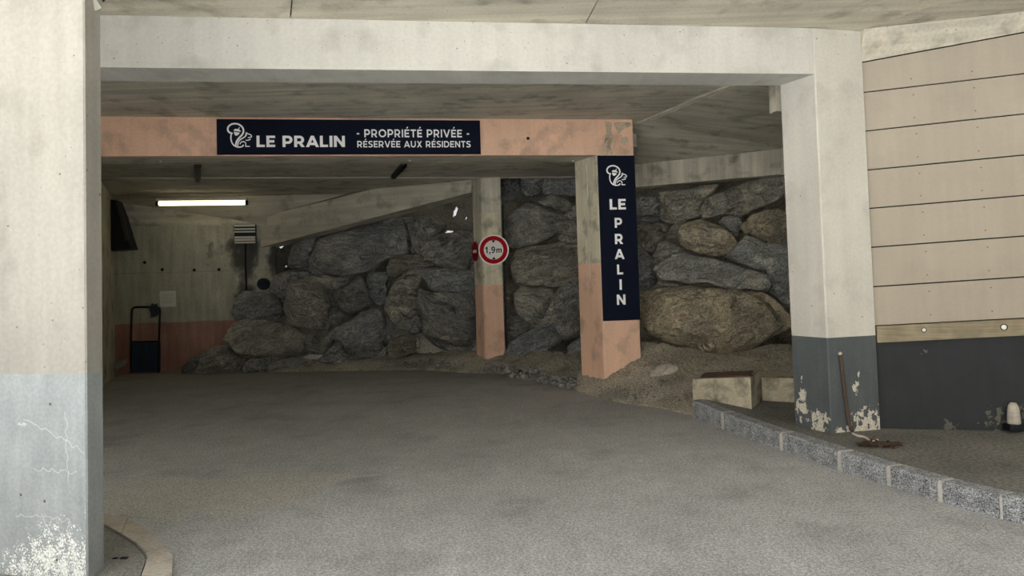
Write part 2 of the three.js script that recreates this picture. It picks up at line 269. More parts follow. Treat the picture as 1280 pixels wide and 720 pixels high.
// ---------------------------------------------------------------- ceilings
const PB = [1.75, -11.06], pinkBackZ = (x) => -9.922 + (x + 5.4) * (-10.988 + 9.922) / (0.954 + 5.4);
const T = V(0, 0.25, 0);
const onCeil = (x, z) => V(x, 3.8, z);
const fold = [[3.15, -7.08], [2.549, -8.763], [1.877, -10.637]];
{
  const c = group('ceiling', V(0, 3.8, -5), 'flat grey-beige cast concrete ceiling in front of and behind the cream beam', 'ceiling', null, 'structure');
  // three cast bays in front of the beam, with open joints between
  const gap = 0.006, j1 = (z) => -1.634 + (z + 5.697) * 0.33, j2 = (z) => 0.744 + (z + 5.886) * 0.093, zb = -6.5;
  part('ceiling_panel', slab([onCeil(-12, -3.0), onCeil(j1(-3.0) - gap, -3.0), onCeil(j1(zb) - gap, zb), onCeil(-12, zb)], T), M.soffit, c);
  part('ceiling_panel', slab([onCeil(j1(-3.0) + gap, -3.0), onCeil(j2(-3.0) - gap, -3.0), onCeil(j2(zb) - gap, zb), onCeil(j1(zb) + gap, zb)], T), M.soffit, c);
  part('ceiling_panel', slab([onCeil(j2(-3.2) + gap, -3.0), onCeil(7.5, -3.0), onCeil(7.5, -6.1), onCeil(4.22, -6.075), onCeil(3.63, -6.187), onCeil(3.285, -6.8), onCeil(3.15, -7.08), onCeil(2.9, -6.9), onCeil(j2(zb) + gap, zb)], T), M.soffit, c);
  part('inner_ceiling', slab([onCeil(-12, zb), onCeil(2.9, zb - 0.2), ...fold.map(([x, z]) => onCeil(x, z)), onCeil(1.7, -11.06), onCeil(-12, pinkBackZ(-12))], T), M.dirtySoffit, c, 'stained inner ceiling');
  part('ceiling_joint', slab([onCeil(-12, -3.0), onCeil(7.5, -3.0), onCeil(7.5, -6.0), onCeil(-9.6, -7)].map((p) => p.setY(3.86)), V(0, 0.1, 0)), M.dirt, c);
  // cement that leaked along the fold
  const leak = [[2.75, -8.2], [2.549, -8.763], [2.35, -9.3], [2.2, -9.75], [1.877, -10.637], [1.7, -10.9]].map(([x, z]) => V(x + 0.03 * N2(x * 9, z * 9), 3.795, z));
  part('cement_ridge', tube(leak, 0.022, 60), M.ledge, c); part('cement_ridge', tube(leak.map((p) => p.clone().add(V(0.1 + 0.03 * N2(p.z * 5, 2), -0.004, 0.02))), 0.014, 60), M.ledge, c);
}
{ // right part, sloping down to the ledge above the rocks
  const Lg = [V(2.08, 3.42, -12.2), V(4.1, 3.44, -11.15), V(6.0, 3.44, -8.2)];
  const tri = [[onCeil(...fold[2]), Lg[0], Lg[1]], [onCeil(...fold[2]), Lg[1], onCeil(...fold[1])], [onCeil(...fold[1]), Lg[1], Lg[2]], [onCeil(...fold[1]), Lg[2], onCeil(...fold[0])], [onCeil(...fold[0]), Lg[2], V(6, 3.6, -6.9)], [onCeil(1.7, -11.06), V(1.6, 3.42, -12.4), Lg[0]], [onCeil(1.7, -11.06), Lg[0], onCeil(...fold[2])]];
  tag(mesh('ceiling_slope', mergeGeometries(tri.map((t) => slab(t, V(0, 0.2, 0)))), M.dirtySoffit), 'dark sloping ceiling above the boulders on the right', 'ceiling', null, 'structure');
  const g = mergeGeometries([[V(1.3, 0, -12.6), V(2.05, 0, -12.2)], [V(2.05, 0, -12.2), V(4.06, 0, -11.2)], [V(4.06, 0, -11.2), V(5.9, 0, -9.0)]].map(([a, b]) => slab([a.clone().setY(3.05), b.clone().setY(3.06), b.clone().setY(3.5), a.clone().setY(3.5)], V(0.16, 0, -0.3))));
  tag(mesh('concrete_ledge', g, M.ledge), 'streaked concrete edge beam above the boulders on the right', 'beam', null, 'structure');
  const s = at(970, 107, 7.6), e = at(970, 141, 7.6);
  tag(mesh('concrete_stub', box(V(s.x + 0.03, (s.y + e.y) / 2 + 0.05, s.z), 0.16, s.y - e.y + 0.1, 0.14, 0.15, 0.008), M.ledge), 'short concrete stub hanging behind the top of the right column', 'stub', null, 'structure');
}
const bayY = 3.52, bay = (x, z) => V(x, bayY, z);
const TL = onY(128, 249.5, bayY), TR = onY(488, 241, bayY);
const WL = at(128, 283, 15.7), WR = at(334, 281, 16.35), BT = at(334, 284, 16.2), BB = at(334, 307, 16.2);
const P3T = at(587, 222.5, 14.3);
{
  const c = group('ceiling', V(-3, bayY, -13), 'dark lower ceiling of the deep garage bay with the fluorescent lamp', 'ceiling', null, 'structure');
  part('flat_part', slab([bay(-10, pinkBackZ(-10) + 0.1), bay(1.9, -11.1), bay(1.9, -14.15), bay(-0.2, -14.15), bay(P3T.x, P3T.z), TR, TL, bay(-10, TL.z + 0.3)], T), M.dirtySoffit, c);
  part('sloped_part', mergeGeometries([slab([TL, TR, WR], T), slab([TL, WR, WL], T), slab([TR, BT, WR], T), slab([TL, WL, V(-10, WL.y, WL.z)], T), slab([TR, P3T, BT], T)]), M.dirtySoffit, c);
  part('rear_part', slab([V(-6.6, 3.9, -18.2), V(-6.4, 3.9, -16.4), V(-1.2, 3.9, -14.0), V(2.2, 3.9, -11), V(6.6, 3.9, -13.9), V(3.0, 3.9, -16.4), V(-1.2, 3.9, -18.2)], T), M.dirtySoffit, c);
  const fin = [at(128, 226, 12.6), at(250, 224.5, 12.9), at(400, 223.5, 13.3), at(500, 222.5, 13.6), at(600, 221.5, 13.9), at(715, 221.2, 14.2)].map((p) => p.setY(bayY + 0.005));
  part('cement_ridge', tube(fin, 0.022, 60), M.ledge, c);
  for (const [u0, v0, u1, v1] of [[505, 206, 492, 221], [247, 207, 247, 225]]) part('pipe', tube([onY(u0, v0, bayY - 0.03), onY(u1, v1, bayY - 0.03)], 0.05, 4), M.darkMetal, c);
}
{ // raking beam from the pillar with the round sign down to the back wall
  const t0 = at(590, 221, 14.2), b0 = at(588, 240.5, 14.2), t1 = at(326, 283, 16.25), b1 = at(326, 309, 16.25);
  tag(mesh('raking_beam', slab([t0, b0, b1, t1], V(0.2, 0, -0.42)), M.dirtySoffit), 'dark concrete beam sloping down from the signed pillar to the back wall', 'beam', null, 'structure');
}
// body of the building above, plus unseen additions: a wing blocking light on the right, a house bouncing sunlight in
{
  const h = group('added_bounce_house', V(-9, 0, 21), 'added unseen pale house behind the camera that bounces light into the garage', 'building', null, 'structure'), turn = -0.5;
  part('wall', box(V(0, 0, 0), 30, 11, 1.5, turn).translate(-9, 5.5, 21), M.boardHouse, h);
  part('roof', new THREE.CylinderGeometry(3, 3, 31, 3).rotateZ(Math.PI / 2).rotateY(turn).translate(-9, 12, 23), M.rust, h);
  tag(mesh('building_above', box(V(4, 6.8, -12.0), 34, 5.4, 15.6), M.cream), 'storeys of the building above the garage', 'building', null, 'structure');
  tag(mesh('added_wing', box(V(9, 4, 1.5), 3, 8.4, 15), M.wing), 'added unseen wing right of the forecourt that blocks light', 'building', null, 'structure');
}

// ---------------------------------------------------------------- orange entrance frame
const Pf = [1.216, -10.404], Pr = [1.748, -10.49], OB2 = [-0.262, -0.584];
const pinkZ = (x) => -9.357 + (x + 5.092) * (-10.404 + 9.357) / (1.216 + 5.092);
{
  const foot = [[-6.5, pinkZ(-6.5)], Pf, Pr, [Pr[0] + OB2[0], Pr[1] + OB2[1]], [Pf[0] + OB2[0], Pf[1] + OB2[1]], [-6.5 + OB2[0], pinkZ(-6.5) + OB2[1]]];
  const bm = group('beam', V(-2, 3.3, -9.9), 'orange-pink painted beam carrying the long dark sign', 'beam', null, 'structure');
  part('painted_face', prism([[-6.5, pinkZ(-6.5)], Pf, Pr, [Pr[0] - 0.03, Pr[1] - 0.08], [Pf[0] - 0.03, Pf[1] - 0.08], [-6.53, pinkZ(-6.5) - 0.08]], 3.3, 3.81, 0.008), M.pink, bm);
  const dir = V(Pf[0] + 5.092, 0, Pf[1] + 9.357).normalize(), n = V(-dir.z, 0, dir.x), on = (u, v, o) => { const r = rayOf(u, v), p0 = V(Pf[0], 0, Pf[1]).addScaledVector(n, o), t = p0.clone().sub(camera.position).dot(n) / r.dot(n); return camera.position.clone().addScaledVector(r, t); };
  const patch = (uv) => slab(new THREE.CatmullRomCurve3(uv.map(([u, v]) => on(u, v, 0.004)), true, 'catmullrom', 0.3).getPoints(50), n.clone().multiplyScalar(-0.006));
  part('plaster_patch', patch([[757, 152.5], [765, 154], [764, 163], [767, 172], [763, 182], [766, 192], [757, 192], [755, 178], [758, 166]]), M.plaster, bm, 'rough grey strip where the paint is gone');
  part('plaster_patch', patch([[768, 153], [787, 153], [789, 157], [780, 161], [774, 167], [770, 161]]), M.plaster, bm); part('plaster_patch', patch([[777, 172], [784, 171], [786, 177], [780, 181], [776, 178]]), M.plaster, bm);
  const hole = on(660, 173, 0.001); part('drill_hole', new THREE.CylinderGeometry(0.022, 0.022, 0.008, 16).rotateX(Math.PI / 2).rotateY(Math.atan2(n.x, n.z)).translate(hole.x, hole.y, hole.z), M.darkMetal, bm);
  for (const [u, v] of [[201, 201.5], [512, 200.5], [716, 201]]) { const p = onY(u, v, 3.298); part('anchor', new THREE.SphereGeometry(0.016, 12, 8).translate(p.x, p.y, p.z), M.whitePlastic, bm); }
  part('bare_soffit', prism(foot.map(([x, z], i) => i < 3 ? [x - 0.012, z - 0.03] : [x, z]), 3.302, 3.82, 0.008), M.dirtySoffit, bm, 'bare concrete underside');
}
{
  const foot = [Pf, Pr, [Pr[0] + OB2[0], Pr[1] + OB2[1]], [Pf[0] + OB2[0], Pf[1] + OB2[1]]];
  const col = group('pillar', V(1.35, 0, -10.7), 'orange-pink and khaki entrance pillar with the tall dark sign', 'pillar', null, 'structure');
  part('upper_shaft', prism(foot, 1.8, 3.3, 0.012), M.khaki, col, 'khaki painted upper part');
  part('painted_base', prism(foot, -0.1, 1.8, 0.012), M.pink, col, 'orange-pink painted lower part');
  // the rough plaster strip and gouges on the left face
  const gl = V(Pf[0] + OB2[0] * 0.45 - 0.004, 0, Pf[1] + OB2[1] * 0.45);
  part('groove', tube([gl.clone().setY(3.2), gl.clone().setY(2.75)], 0.012, 3), M.dirtySoffit, col); part('groove', tube([gl.clone().setY(2.62), gl.clone().setY(1.6)], 0.009, 3), M.dirtySoffit, col);
}
// pillar with the round sign
const p3f = [-0.545, -13.9], p3r = [-0.168, -13.95], p3l = [-0.735, -14.31];
{
  const foot = [p3f, p3r, [p3r[0] - 0.19, p3r[1] - 0.41], p3l];
  const col = group('pillar', V(-0.45, 0, -14.1), 'slim khaki and orange-pink pillar deeper inside, carrying the round height sign', 'pillar', null, 'structure');
  part('rough_head', prism(foot.map(([x, z]) => [x, z]), 2.86, 3.55, 0.02), M.ledge, col, 'bare patchy concrete head');
  part('upper_shaft', prism(foot, 1.52, 2.86, 0.03), M.khaki, col, 'khaki painted middle');
  part('painted_base', prism(foot, -0.1, 1.52, 0.03), M.pink, col, 'orange-pink painted base');
  part('conduit', tube([V(p3r[0] + 0.015, 0.2, p3r[1] - 0.03), V(p3r[0] + 0.015, 3.0, p3r[1] - 0.03)], 0.018, 4), M.darkMetal, col);
}

// ---------------------------------------------------------------- lettering
const GL = {   // capitals drawn as strokes in a box of height 1: [width, strokes]; a stroke is a list of points, or ['o', cx, cy, rx, ry, from, to]
  L: [0.6, [[[0.1, 0], [0.1, 0.9], [0.6, 0.9]]]], E: [0.64, [[[0.64, 0.1], [0.1, 0.1], [0.1, 0.9], [0.64, 0.9]], [[0.1, 0.5], [0.58, 0.5]]]],
  P: [0.74, [[[0.1, 0], [0.1, 1]], 'P']], R: [0.78, [[[0.1, 0], [0.1, 1]], 'P', [[0.4, 0.6], [0.68, 1.04]]]], A: [0.9, [[[0.06, 1.04], [0.45, 0.02], [0.84, 1.04]], [[0.24, 0.72], [0.66, 0.72]]]],
  I: [0.2, [[[0.1, 0], [0.1, 1]]]], N: [0.82, [[[0.1, 1], [0.1, 0.04], [0.72, 0.96], [0.72, 0]]]], O: [0.98, ['O']], T: [0.7, [[[0, 0.1], [0.7, 0.1]], [[0.35, 0], [0.35, 1]]]],
  V: [0.86, [[[0.06, -0.04], [0.43, 0.98], [0.8, -0.04]]]], S: [0.68, ['S']], U: [0.8, ['U']], X: [0.84, [[[0.1, -0.05], [0.74, 1.05]], [[0.74, -0.05], [0.1, 1.05]]]], D: [0.84, ['D']], '-': [0.36, [[[0.02, 0.56], [0.34, 0.56]]]], ' ': [0.3, []],
};
function capitals(g, text, x, y, h, wt, track, width) {                       // y = top of the capitals; width: the run is fitted to it
  const plain = [...text.normalize('NFD')].filter((c) => c !== '\u0301'), acc = []; [...text].forEach((c, i) => acc[i] = c.normalize('NFD').length > 1);
  const total = plain.reduce((s, c) => s + GL[c][0] + track, -track), sx = width ? width / (total * h) : 1;
  g.save(); g.translate(x, y); g.scale(h * sx, h); g.lineWidth = wt; g.lineJoin = 'miter'; g.miterLimit = 8; g.lineCap = 'butt'; let at0 = 0; const q = wt / 2;
  plain.forEach((c, i) => {
    const [w, st] = GL[c]; g.save(); g.translate(at0, 0);
    if (acc[i]) { g.beginPath(); g.moveTo(w * 0.45, -0.12); g.lineTo(w * 0.72, -0.32); g.save(); g.lineWidth = wt * 0.8; g.stroke(); g.restore(); }
    g.beginPath(); g.rect(-0.1, 0, w + 0.2, 1); g.clip();
    for (const s of st) {
      g.beginPath();
      if (s === 'P') { g.moveTo(0.1, q); g.lineTo(0.4, q); g.ellipse(0.4, 0.36, 0.34 - q, 0.36 - q, 0, -Math.PI / 2, Math.PI / 2); g.lineTo(0.1, 0.72 - q); }
      else if (s === 'O') g.ellipse(0.49, 0.5, 0.49 - q, 0.5 - q, 0, 0, 7);
      else if (s === 'D') { g.moveTo(0.1, q); g.lineTo(0.36, q); g.ellipse(0.36, 0.5, 0.48 - q, 0.5 - q, 0, -Math.PI / 2, Math.PI / 2); g.lineTo(0.1, 1 - q); g.closePath(); }
      else if (s === 'U') { g.moveTo(0.1, 0); g.lineTo(0.1, 0.6); g.ellipse(0.4, 0.6, 0.3, 0.4 - q, 0, Math.PI, 0, true); g.lineTo(0.7, 0); }
      else if (s === 'S') { g.moveTo(0.62, q + 0.08); g.bezierCurveTo(0.5, q - 0.04, 0.11, q - 0.08, 0.11, 0.28); g.bezierCurveTo(0.11, 0.56, 0.59, 0.42, 0.59, 0.72); g.bezierCurveTo(0.59, 1.08 - q, 0.14, 1.02 - q, 0.02, 0.93 - q); }
      else s.forEach(([a, b], k) => k ? g.lineTo(a, b) : g.moveTo(a, b));
      g.stroke();
    }
    g.restore(); at0 += w + track;
  });
  g.restore();
}
function squirrel(g, x, y, s) {                                                // line emblem about 1 wide, 1.02 high
  g.save(); g.translate(x, y); g.scale(s / 210, s / 210); g.translate(-165, -118); g.lineCap = 'round'; g.lineJoin = 'round';
  const path = (w, f) => { g.lineWidth = w; g.beginPath(); f(); g.stroke(); };
  path(15, () => { g.moveTo(205, 208); g.bezierCurveTo(165, 205, 158, 160, 190, 137); g.bezierCurveTo(235, 107, 300, 135, 302, 185); g.bezierCurveTo(303, 235, 240, 245, 236, 308); });
  path(12, () => { g.moveTo(200, 214); g.bezierCurveTo(190, 255, 195, 310, 245, 326); g.bezierCurveTo(270, 332, 295, 326, 298, 312); });
  path(11, () => { g.moveTo(326, 222); g.bezierCurveTo(305, 262, 250, 250, 252, 316); });
  path(9, () => { g.moveTo(318, 230); g.lineTo(326, 203); g.lineTo(342, 215); g.bezierCurveTo(360, 216, 372, 228, 368, 240); g.lineTo(342, 246); });
  path(9, () => { g.moveTo(358, 258); g.bezierCurveTo(350, 268, 338, 270, 322, 268); });
  path(9, () => { g.moveTo(272, 300); g.bezierCurveTo(280, 272, 318, 276, 320, 300); g.lineTo(318, 322); g.lineTo(350, 322); });
  g.lineWidth = 8; g.beginPath(); g.moveTo(219, 187); g.quadraticCurveTo(222, 168, 245, 170); g.quadraticCurveTo(275, 172, 280, 196); g.closePath(); g.fill();
  g.beginPath(); g.moveTo(222, 194); g.lineTo(270, 203); g.quadraticCurveTo(262, 228, 236, 230); g.quadraticCurveTo(220, 218, 222, 194); g.fill();
  path(7, () => { g.moveTo(260, 172); g.lineTo(268, 158); });
  g.restore();
}
const canvasTex = (w, h, f) => { const c = document.createElement('canvas'); c.width = w; c.height = h; f(c.getContext('2d'), w, h); const t = new THREE.CanvasTexture(c); t.colorSpace = THREE.SRGBColorSpace; t.anisotropy = 8; return t; };
// a sign board: its print faces along n, uv 0..1 over the front face only
function signBoard(name, tl, tr, br, bl, n, thick, tex, label, category) {
  const base = tl.clone().add(br).multiplyScalar(0.5), g = group(name, base, label, category);
  part('panel', slab([tl, bl, br, tr], n.clone().multiplyScalar(-thick)), std({ color: 0x0a1220, roughness: 0.5 }), g);
  const e = n.clone().multiplyScalar(0.002), f = new THREE.BufferGeometry(), q = [tl, bl, br, tr].map((p) => p.clone().add(e));
  f.setAttribute('position', new THREE.Float32BufferAttribute(q.flatMap((p) => [p.x, p.y, p.z]), 3)); f.setAttribute('uv', new THREE.Float32BufferAttribute([0, 1, 0, 0, 1, 0, 1, 1], 2)); f.setIndex([0, 1, 2, 0, 2, 3]); f.computeVertexNormals();
  part('print', f, new THREE.MeshPhysicalMaterial({ map: tex, roughness: 0.8, specularIntensity: 0.3 }), g, 'white lettering and squirrel emblem on near-black blue'); return g;
}
const NAVY = '#0d1424', INK = '#ffffff';
{
  const dir = V(Pf[0] + 5.092, 0, Pf[1] + 9.357).normalize(), n = V(-dir.z, 0, dir.x), o = n.clone().multiplyScalar(0.022);
  const on = (u, y) => { const r = rayOf(u, 173), p0 = V(Pf[0], 0, Pf[1]).add(o), t = p0.clone().sub(camera.position).dot(n) / r.dot(n), p = camera.position.clone().addScaledVector(r, t); return p.setY(y); };
  const tex = canvasTex(2048, 272, (g, w, h) => {
    g.fillStyle = NAVY; g.fillRect(0, 0, w, h); g.fillStyle = g.strokeStyle = INK; const k = w / 329;
    squirrel(g, 12.4 * k, 4.6 * k, 29.8 * k);
    capitals(g, 'LE PRALIN', 47.4 * k, 20.2 * k, 14.2 * k, 0.225, 0.13, 107.6 * k);
    capitals(g, '- PROPRIÉTÉ PRIVÉE -', 170 * k, 11.9 * k, 10.2 * k, 0.185, 0.15, 144.5 * k);
    capitals(g, 'RÉSERVÉE AUX RÉSIDENTS', 170.4 * k, 26.6 * k, 8.3 * k, 0.18, 0.13, 145.5 * k);
  });
  signBoard('sign_board', on(271, 3.772), on(600.5, 3.772), on(600.5, 3.312), on(271, 3.312), n, 0.02, tex, 'long horizontal dark navy sign with squirrel and LE PRALIN on the orange beam', 'sign');
}
{
  const a = V(Pf[0], 0, Pf[1]), b = V(Pr[0], 0, Pr[1]), dir = b.clone().sub(a).normalize(), n = V(-dir.z, 0, dir.x), o = n.clone().multiplyScalar(0.022);
  const l = a.clone().addScaledVector(dir, 0.006).add(o), r = b.clone().addScaledVector(dir, 0.0).add(o);
  const yt = 3.29, yb = at(777, 400.5, 10.43).y;
  const tex = canvasTex(512, 2048, (g, w, h) => {
    g.fillStyle = NAVY; g.fillRect(0, 0, w, h); g.fillStyle = g.strokeStyle = INK; const ky = h / 205.5, kx = w / 46;
    g.save(); g.scale(kx / ky, 1); const W = w * ky / kx;
    squirrel(g, W / 2 - 12.6 * ky, 12 * ky, 25.5 * ky);
    [['LE', 54.5, 13.2, 20], ['P', 78, 12.4], ['R', 98, 12.8], ['A', 117, 12.6], ['L', 136.2, 12.4], ['I', 154.6, 13], ['N', 173.4, 12.8]].forEach(([t, y, hh, wd]) => { const nat = t === 'LE' ? wd * ky : GL[t][0] * hh * ky; capitals(g, t, W / 2 - nat / 2, y * ky, hh * ky, 0.22, 0.13, t === 'LE' ? nat : undefined); });
    g.restore();
  });
  signBoard('sign_board', l.clone().setY(yt), r.clone().setY(yt), r.clone().setY(yb), l.clone().setY(yb), n, 0.02, tex, 'tall vertical dark navy sign with squirrel and LE PRALIN letters stacked on the pillar', 'sign');
}
// round height-limit sign and small no-entry sign
function disc(name, centre, n, r, tex, label, rimMat) {
  const g = group(name, centre, label, 'road sign'), q = new THREE.Quaternion().setFromUnitVectors(V(0, 0, 1), n.clone().normalize());
  const plate = new THREE.LatheGeometry([[0, -0.012], [r - 0.004, -0.012], [r, -0.008], [r, 0.006], [r - 0.006, 0.008], [0, 0.004]].map(([x, y]) => new THREE.Vector2(x, y)), 64); plate.rotateX(Math.PI / 2);
  const p = mesh('plate', plate, rimMat, g); p.quaternion.copy(q);
  const face = new THREE.CircleGeometry(r - 0.002, 64); face.translate(0, 0, 0.0095);
  const f = mesh('print', face, new THREE.MeshPhysicalMaterial({ map: tex, roughness: 0.8, specularIntensity: 0.3 }), g); f.quaternion.copy(q);
  const br = new THREE.CylinderGeometry(0.025, 0.025, 0.07, 12); br.rotateX(Math.PI / 2); br.translate(0, 0, -0.045); const b = mesh('bracket', br, M.greyMetal, g); b.quaternion.copy(q); return g;
}
{
  const tex = canvasTex(512, 512, (g) => {
    g.fillStyle = '#fbf8f0'; g.fillRect(0, 0, 512, 512); g.fillStyle = '#ae101e'; g.beginPath(); g.arc(256, 256, 232, 0, 7); g.fill(); g.fillStyle = '#efece4'; g.beginPath(); g.arc(256, 256, 164, 0, 7); g.fill();
    g.fillStyle = '#15161a'; g.beginPath(); g.moveTo(226, 96); g.lineTo(286, 96); g.lineTo(256, 142); g.fill(); g.beginPath(); g.moveTo(226, 416); g.lineTo(286, 416); g.lineTo(256, 370); g.fill();
    g.textBaseline = 'alphabetic'; g.font = 'bold 148px sans-serif'; g.fillText('1,9', 104, 308, 182); g.font = 'bold 128px sans-serif'; g.fillText('m', 292, 308, 108);
  });
  disc('height_limit_sign', at(617, 312.3, 13.82), V(0.02, -0.01, 1), 0.283, tex, 'round white sign with red ring reading 1,9m on the slim pillar', std({ color: 0xd8d5cc, roughness: 0.5 }));
  const ne = canvasTex(256, 256, (g) => { g.fillStyle = '#8f0f1c'; g.fillRect(0, 0, 256, 256); g.fillStyle = '#e8e4dc'; g.fillRect(44, 108, 168, 40); });
  disc('no_entry_sign', at(594, 314.3, 13.97), V(-0.91, 0, 0.33), 0.182, ne, 'small red no-entry sign on the left face of the slim pillar', std({ color: 0x8e1c26, roughness: 0.5 }));
}

// ---------------------------------------------------------------- garage walls
const wallA = V(WL.x, 0, WL.z), wallB = V(WR.x, 0, WR.z), wallDir = wallB.clone().sub(wallA).normalize(), wallN = V(-wallDir.z, 0, wallDir.x);
const onWall = (u, v, off = 0) => { const r = rayOf(u, v), t = wallA.clone().addScaledVector(wallN, off).sub(camera.position).dot(wallN) / r.dot(wallN); return camera.position.clone().addScaledVector(r, t); };
{
  const x0 = onWall(120, 400), x1 = onWall(345.5, 400), ys = onWall(215, 402.5).y, yTop = 3.6, w = group('wall_back', wallA.clone(), 'back wall of the garage, stained khaki above an orange-pink dado', 'wall', null, 'structure');
  const len = x1.clone().sub(x0).setY(0).length(), c = document.createElement('canvas'), ppm = 150; c.width = Math.round(len * ppm); c.height = Math.round(3.8 * ppm);
  const sxm = (u) => (onWall(u, 350).sub(x0).setY(0).length());
  const g = c.getContext('2d'), id = g.createImageData(c.width, c.height);
  const stains = [[sxm(305), 2.45, 0.42, 0.75, 1.1], [sxm(306), 1.7, 0.3, 0.8, 0.8], [sxm(270), 2.35, 0.3, 0.35, 0.6], [sxm(345), 2.2, 0.3, 0.7, 0.9], [sxm(300), 1.2, 0.35, 0.3, 0.5]];
  for (let j = 0; j < c.height; j++) for (let i = 0; i < c.width; i++) {
    const x = i / ppm, y = 3.4 - j / ppm; let k = 1 + 0.08 * fbm(x, y, 3) + 0.1 * fbm(x * 5, y * 0.7, 3) + 0.06 * fbm(x * 14, y * 14, 2), s = 0;
    for (const [cx, cy, rx, ry, q] of stains) s = Math.max(s, q * (1 - ((x - cx) / rx) ** 2 - ((y - cy) / ry) ** 2)); s += 0.55 * fbm(x * 2.4 + 5, y * 1.8, 5); const st = clamp((s - 0.3) * 1.1, 0, 0.62);
    const rgb = y > ys + 0.012 * fbm(x * 3, 1, 2) ? [186, 184, 168] : [176, 136, 122]; const joint = Math.abs(y - 1.98) < 0.006 ? 0.75 : 1;
    id.data.set([...rgb.map((v, n) => clamp(v * k * joint * (1 - st) + [40, 42, 46][n] * st * 0.6, 0, 255)), 255], (j * c.width + i) * 4);
  }
  g.putImageData(id, 0, 0); g.fillStyle = '#2a2926'; for (const [u, v] of [[181, 328], [203, 337], [243, 337.5], [274, 337]]) { g.beginPath(); g.arc(sxm(u) * ppm, (3.4 - onWall(u, v).y) * ppm, 5, 0, 7); g.fill(); }
  const t = new THREE.CanvasTexture(c); t.colorSpace = THREE.SRGBColorSpace;
  const bx = slab([x0.clone().setY(-0.4), x1.clone().setY(-0.4), x1.clone().setY(yTop - 0.2), x0.clone().setY(yTop - 0.2)], wallN.clone().multiplyScalar(-0.25)), p = bx.attributes.position, uv = bx.attributes.uv;
  for (let i = 0; i < p.count; i++) uv.setXY(i, V(p.getX(i), 0, p.getZ(i)).sub(V(x0.x, 0, x0.z)).dot(wallDir) / len, (p.getY(i) + 0.4) / 3.8);
  part('painted_face', bx, std({ map: t, roughness: 0.95 }), w);
}
{
  const xl = onWall(143.5, 380), nr = V(-5.62, 0, -9.72);
  tag(mesh('wall_left', slab([V(xl.x, -0.4, xl.z), V(nr.x, -0.4, nr.z), V(nr.x, 4, nr.z), V(xl.x, 4, xl.z)], V(-0.28, 0, 0.1)), M.khaki), 'left side wall of the garage, mostly hidden by the near column', 'wall', null, 'structure');
  tag(mesh('wall_front', slab([V(nr.x, -0.3, nr.z), V(-12, -0.3, -8.66), V(-12, 4, -8.66), V(nr.x, 4, nr.z)], V(0, 0, -0.25)), M.cream), 'wall closing the porch left of the orange frame', 'wall', null, 'structure');
  tag(mesh('wall_blocker', slab([V(-6.9, -0.3, -9.6), V(-4.9, -0.3, -4.7), V(-4.9, 4, -4.7), V(-6.9, 4, -9.6)], V(-0.3, 0, 0)), M.cream), 'added unseen wall that narrows the light from the far left', 'wall', null, 'structure');  // added out of view to limit the light entering from the left
}
// earth behind the boulders, with the gaps where daylight shows
{
  const segs = [[[-6.3, -18.0], [0.3, -18.0], 1], [[0.3, -18.0], [2.9, -16.0], 0], [[2.9, -16.0], [6.2, -13.9], 0], [[6.2, -13.9], [8.6, -10.0], 0]];
  const geos = segs.map(([a, b, holes]) => {
    const A3 = V(a[0], 0, a[1]), B3 = V(b[0], 0, b[1]), d = B3.clone().sub(A3).normalize(), n = V(-d.z, 0, d.x), len = A3.distanceTo(B3);
    const sh = new THREE.Shape([[0, -0.4], [len, -0.4], [len, 4.2], [0, 4.2]].map(([x, y]) => new THREE.Vector2(x, y)));
    const hit = (u, v) => { const r = rayOf(u, v), t = A3.clone().sub(camera.position).dot(n) / r.dot(n), p = camera.position.clone().addScaledVector(r, t); return new THREE.Vector2(p.clone().sub(A3).dot(d), p.y); };
    if (holes) for (const [cu, cv, ru, rv, tilt] of HOLES()) {
      const pts = []; for (let i = 0; i < 14; i++) { const an = -i / 14 * 2 * Math.PI, q = 1 + 0.25 * Math.sin(i * 2.3 + cu), x = Math.cos(an) * ru * q, y = Math.sin(an) * rv * q; pts.push(hit(cu + x * Math.cos(tilt) - y * Math.sin(tilt), cv + x * Math.sin(tilt) + y * Math.cos(tilt))); }
      sh.holes.push(new THREE.Path(pts));
    }
    const g = new THREE.ExtrudeGeometry(sh, { depth: 0.06, bevelEnabled: false }); g.applyMatrix4(new THREE.Matrix4().makeBasis(d, V(0, 1, 0), n.clone()).setPosition(A3)); return boxUV(g);
  });
  const side = slab([V(-6.3, -0.4, -18.0), V(-5.5, -0.4, -16.45), V(-5.5, 4, -16.45), V(-6.3, 4, -18.0)], V(-0.2, 0, 0.05));
  tag(mesh('earth_bank', mergeGeometries([...geos, side].map((g) => { for (const k of Object.keys(g.attributes)) if (!['position', 'normal', 'uv'].includes(k)) g.deleteAttribute(k); return g; })), M.dirt), 'dark earth bank behind the stacked boulders', 'earth bank', null, 'structure');
}
function HOLES() { return [[352.3, 307.5, 2.6, 3.4, 0.5], [358.2, 333, 1.2, 1.3, 0], [569.5, 265, 2, 6.6, 0.35], [562.5, 290.5, 5.2, 2.2, 0.05], [583, 273, 0.7, 1.8, 0.3]]; }

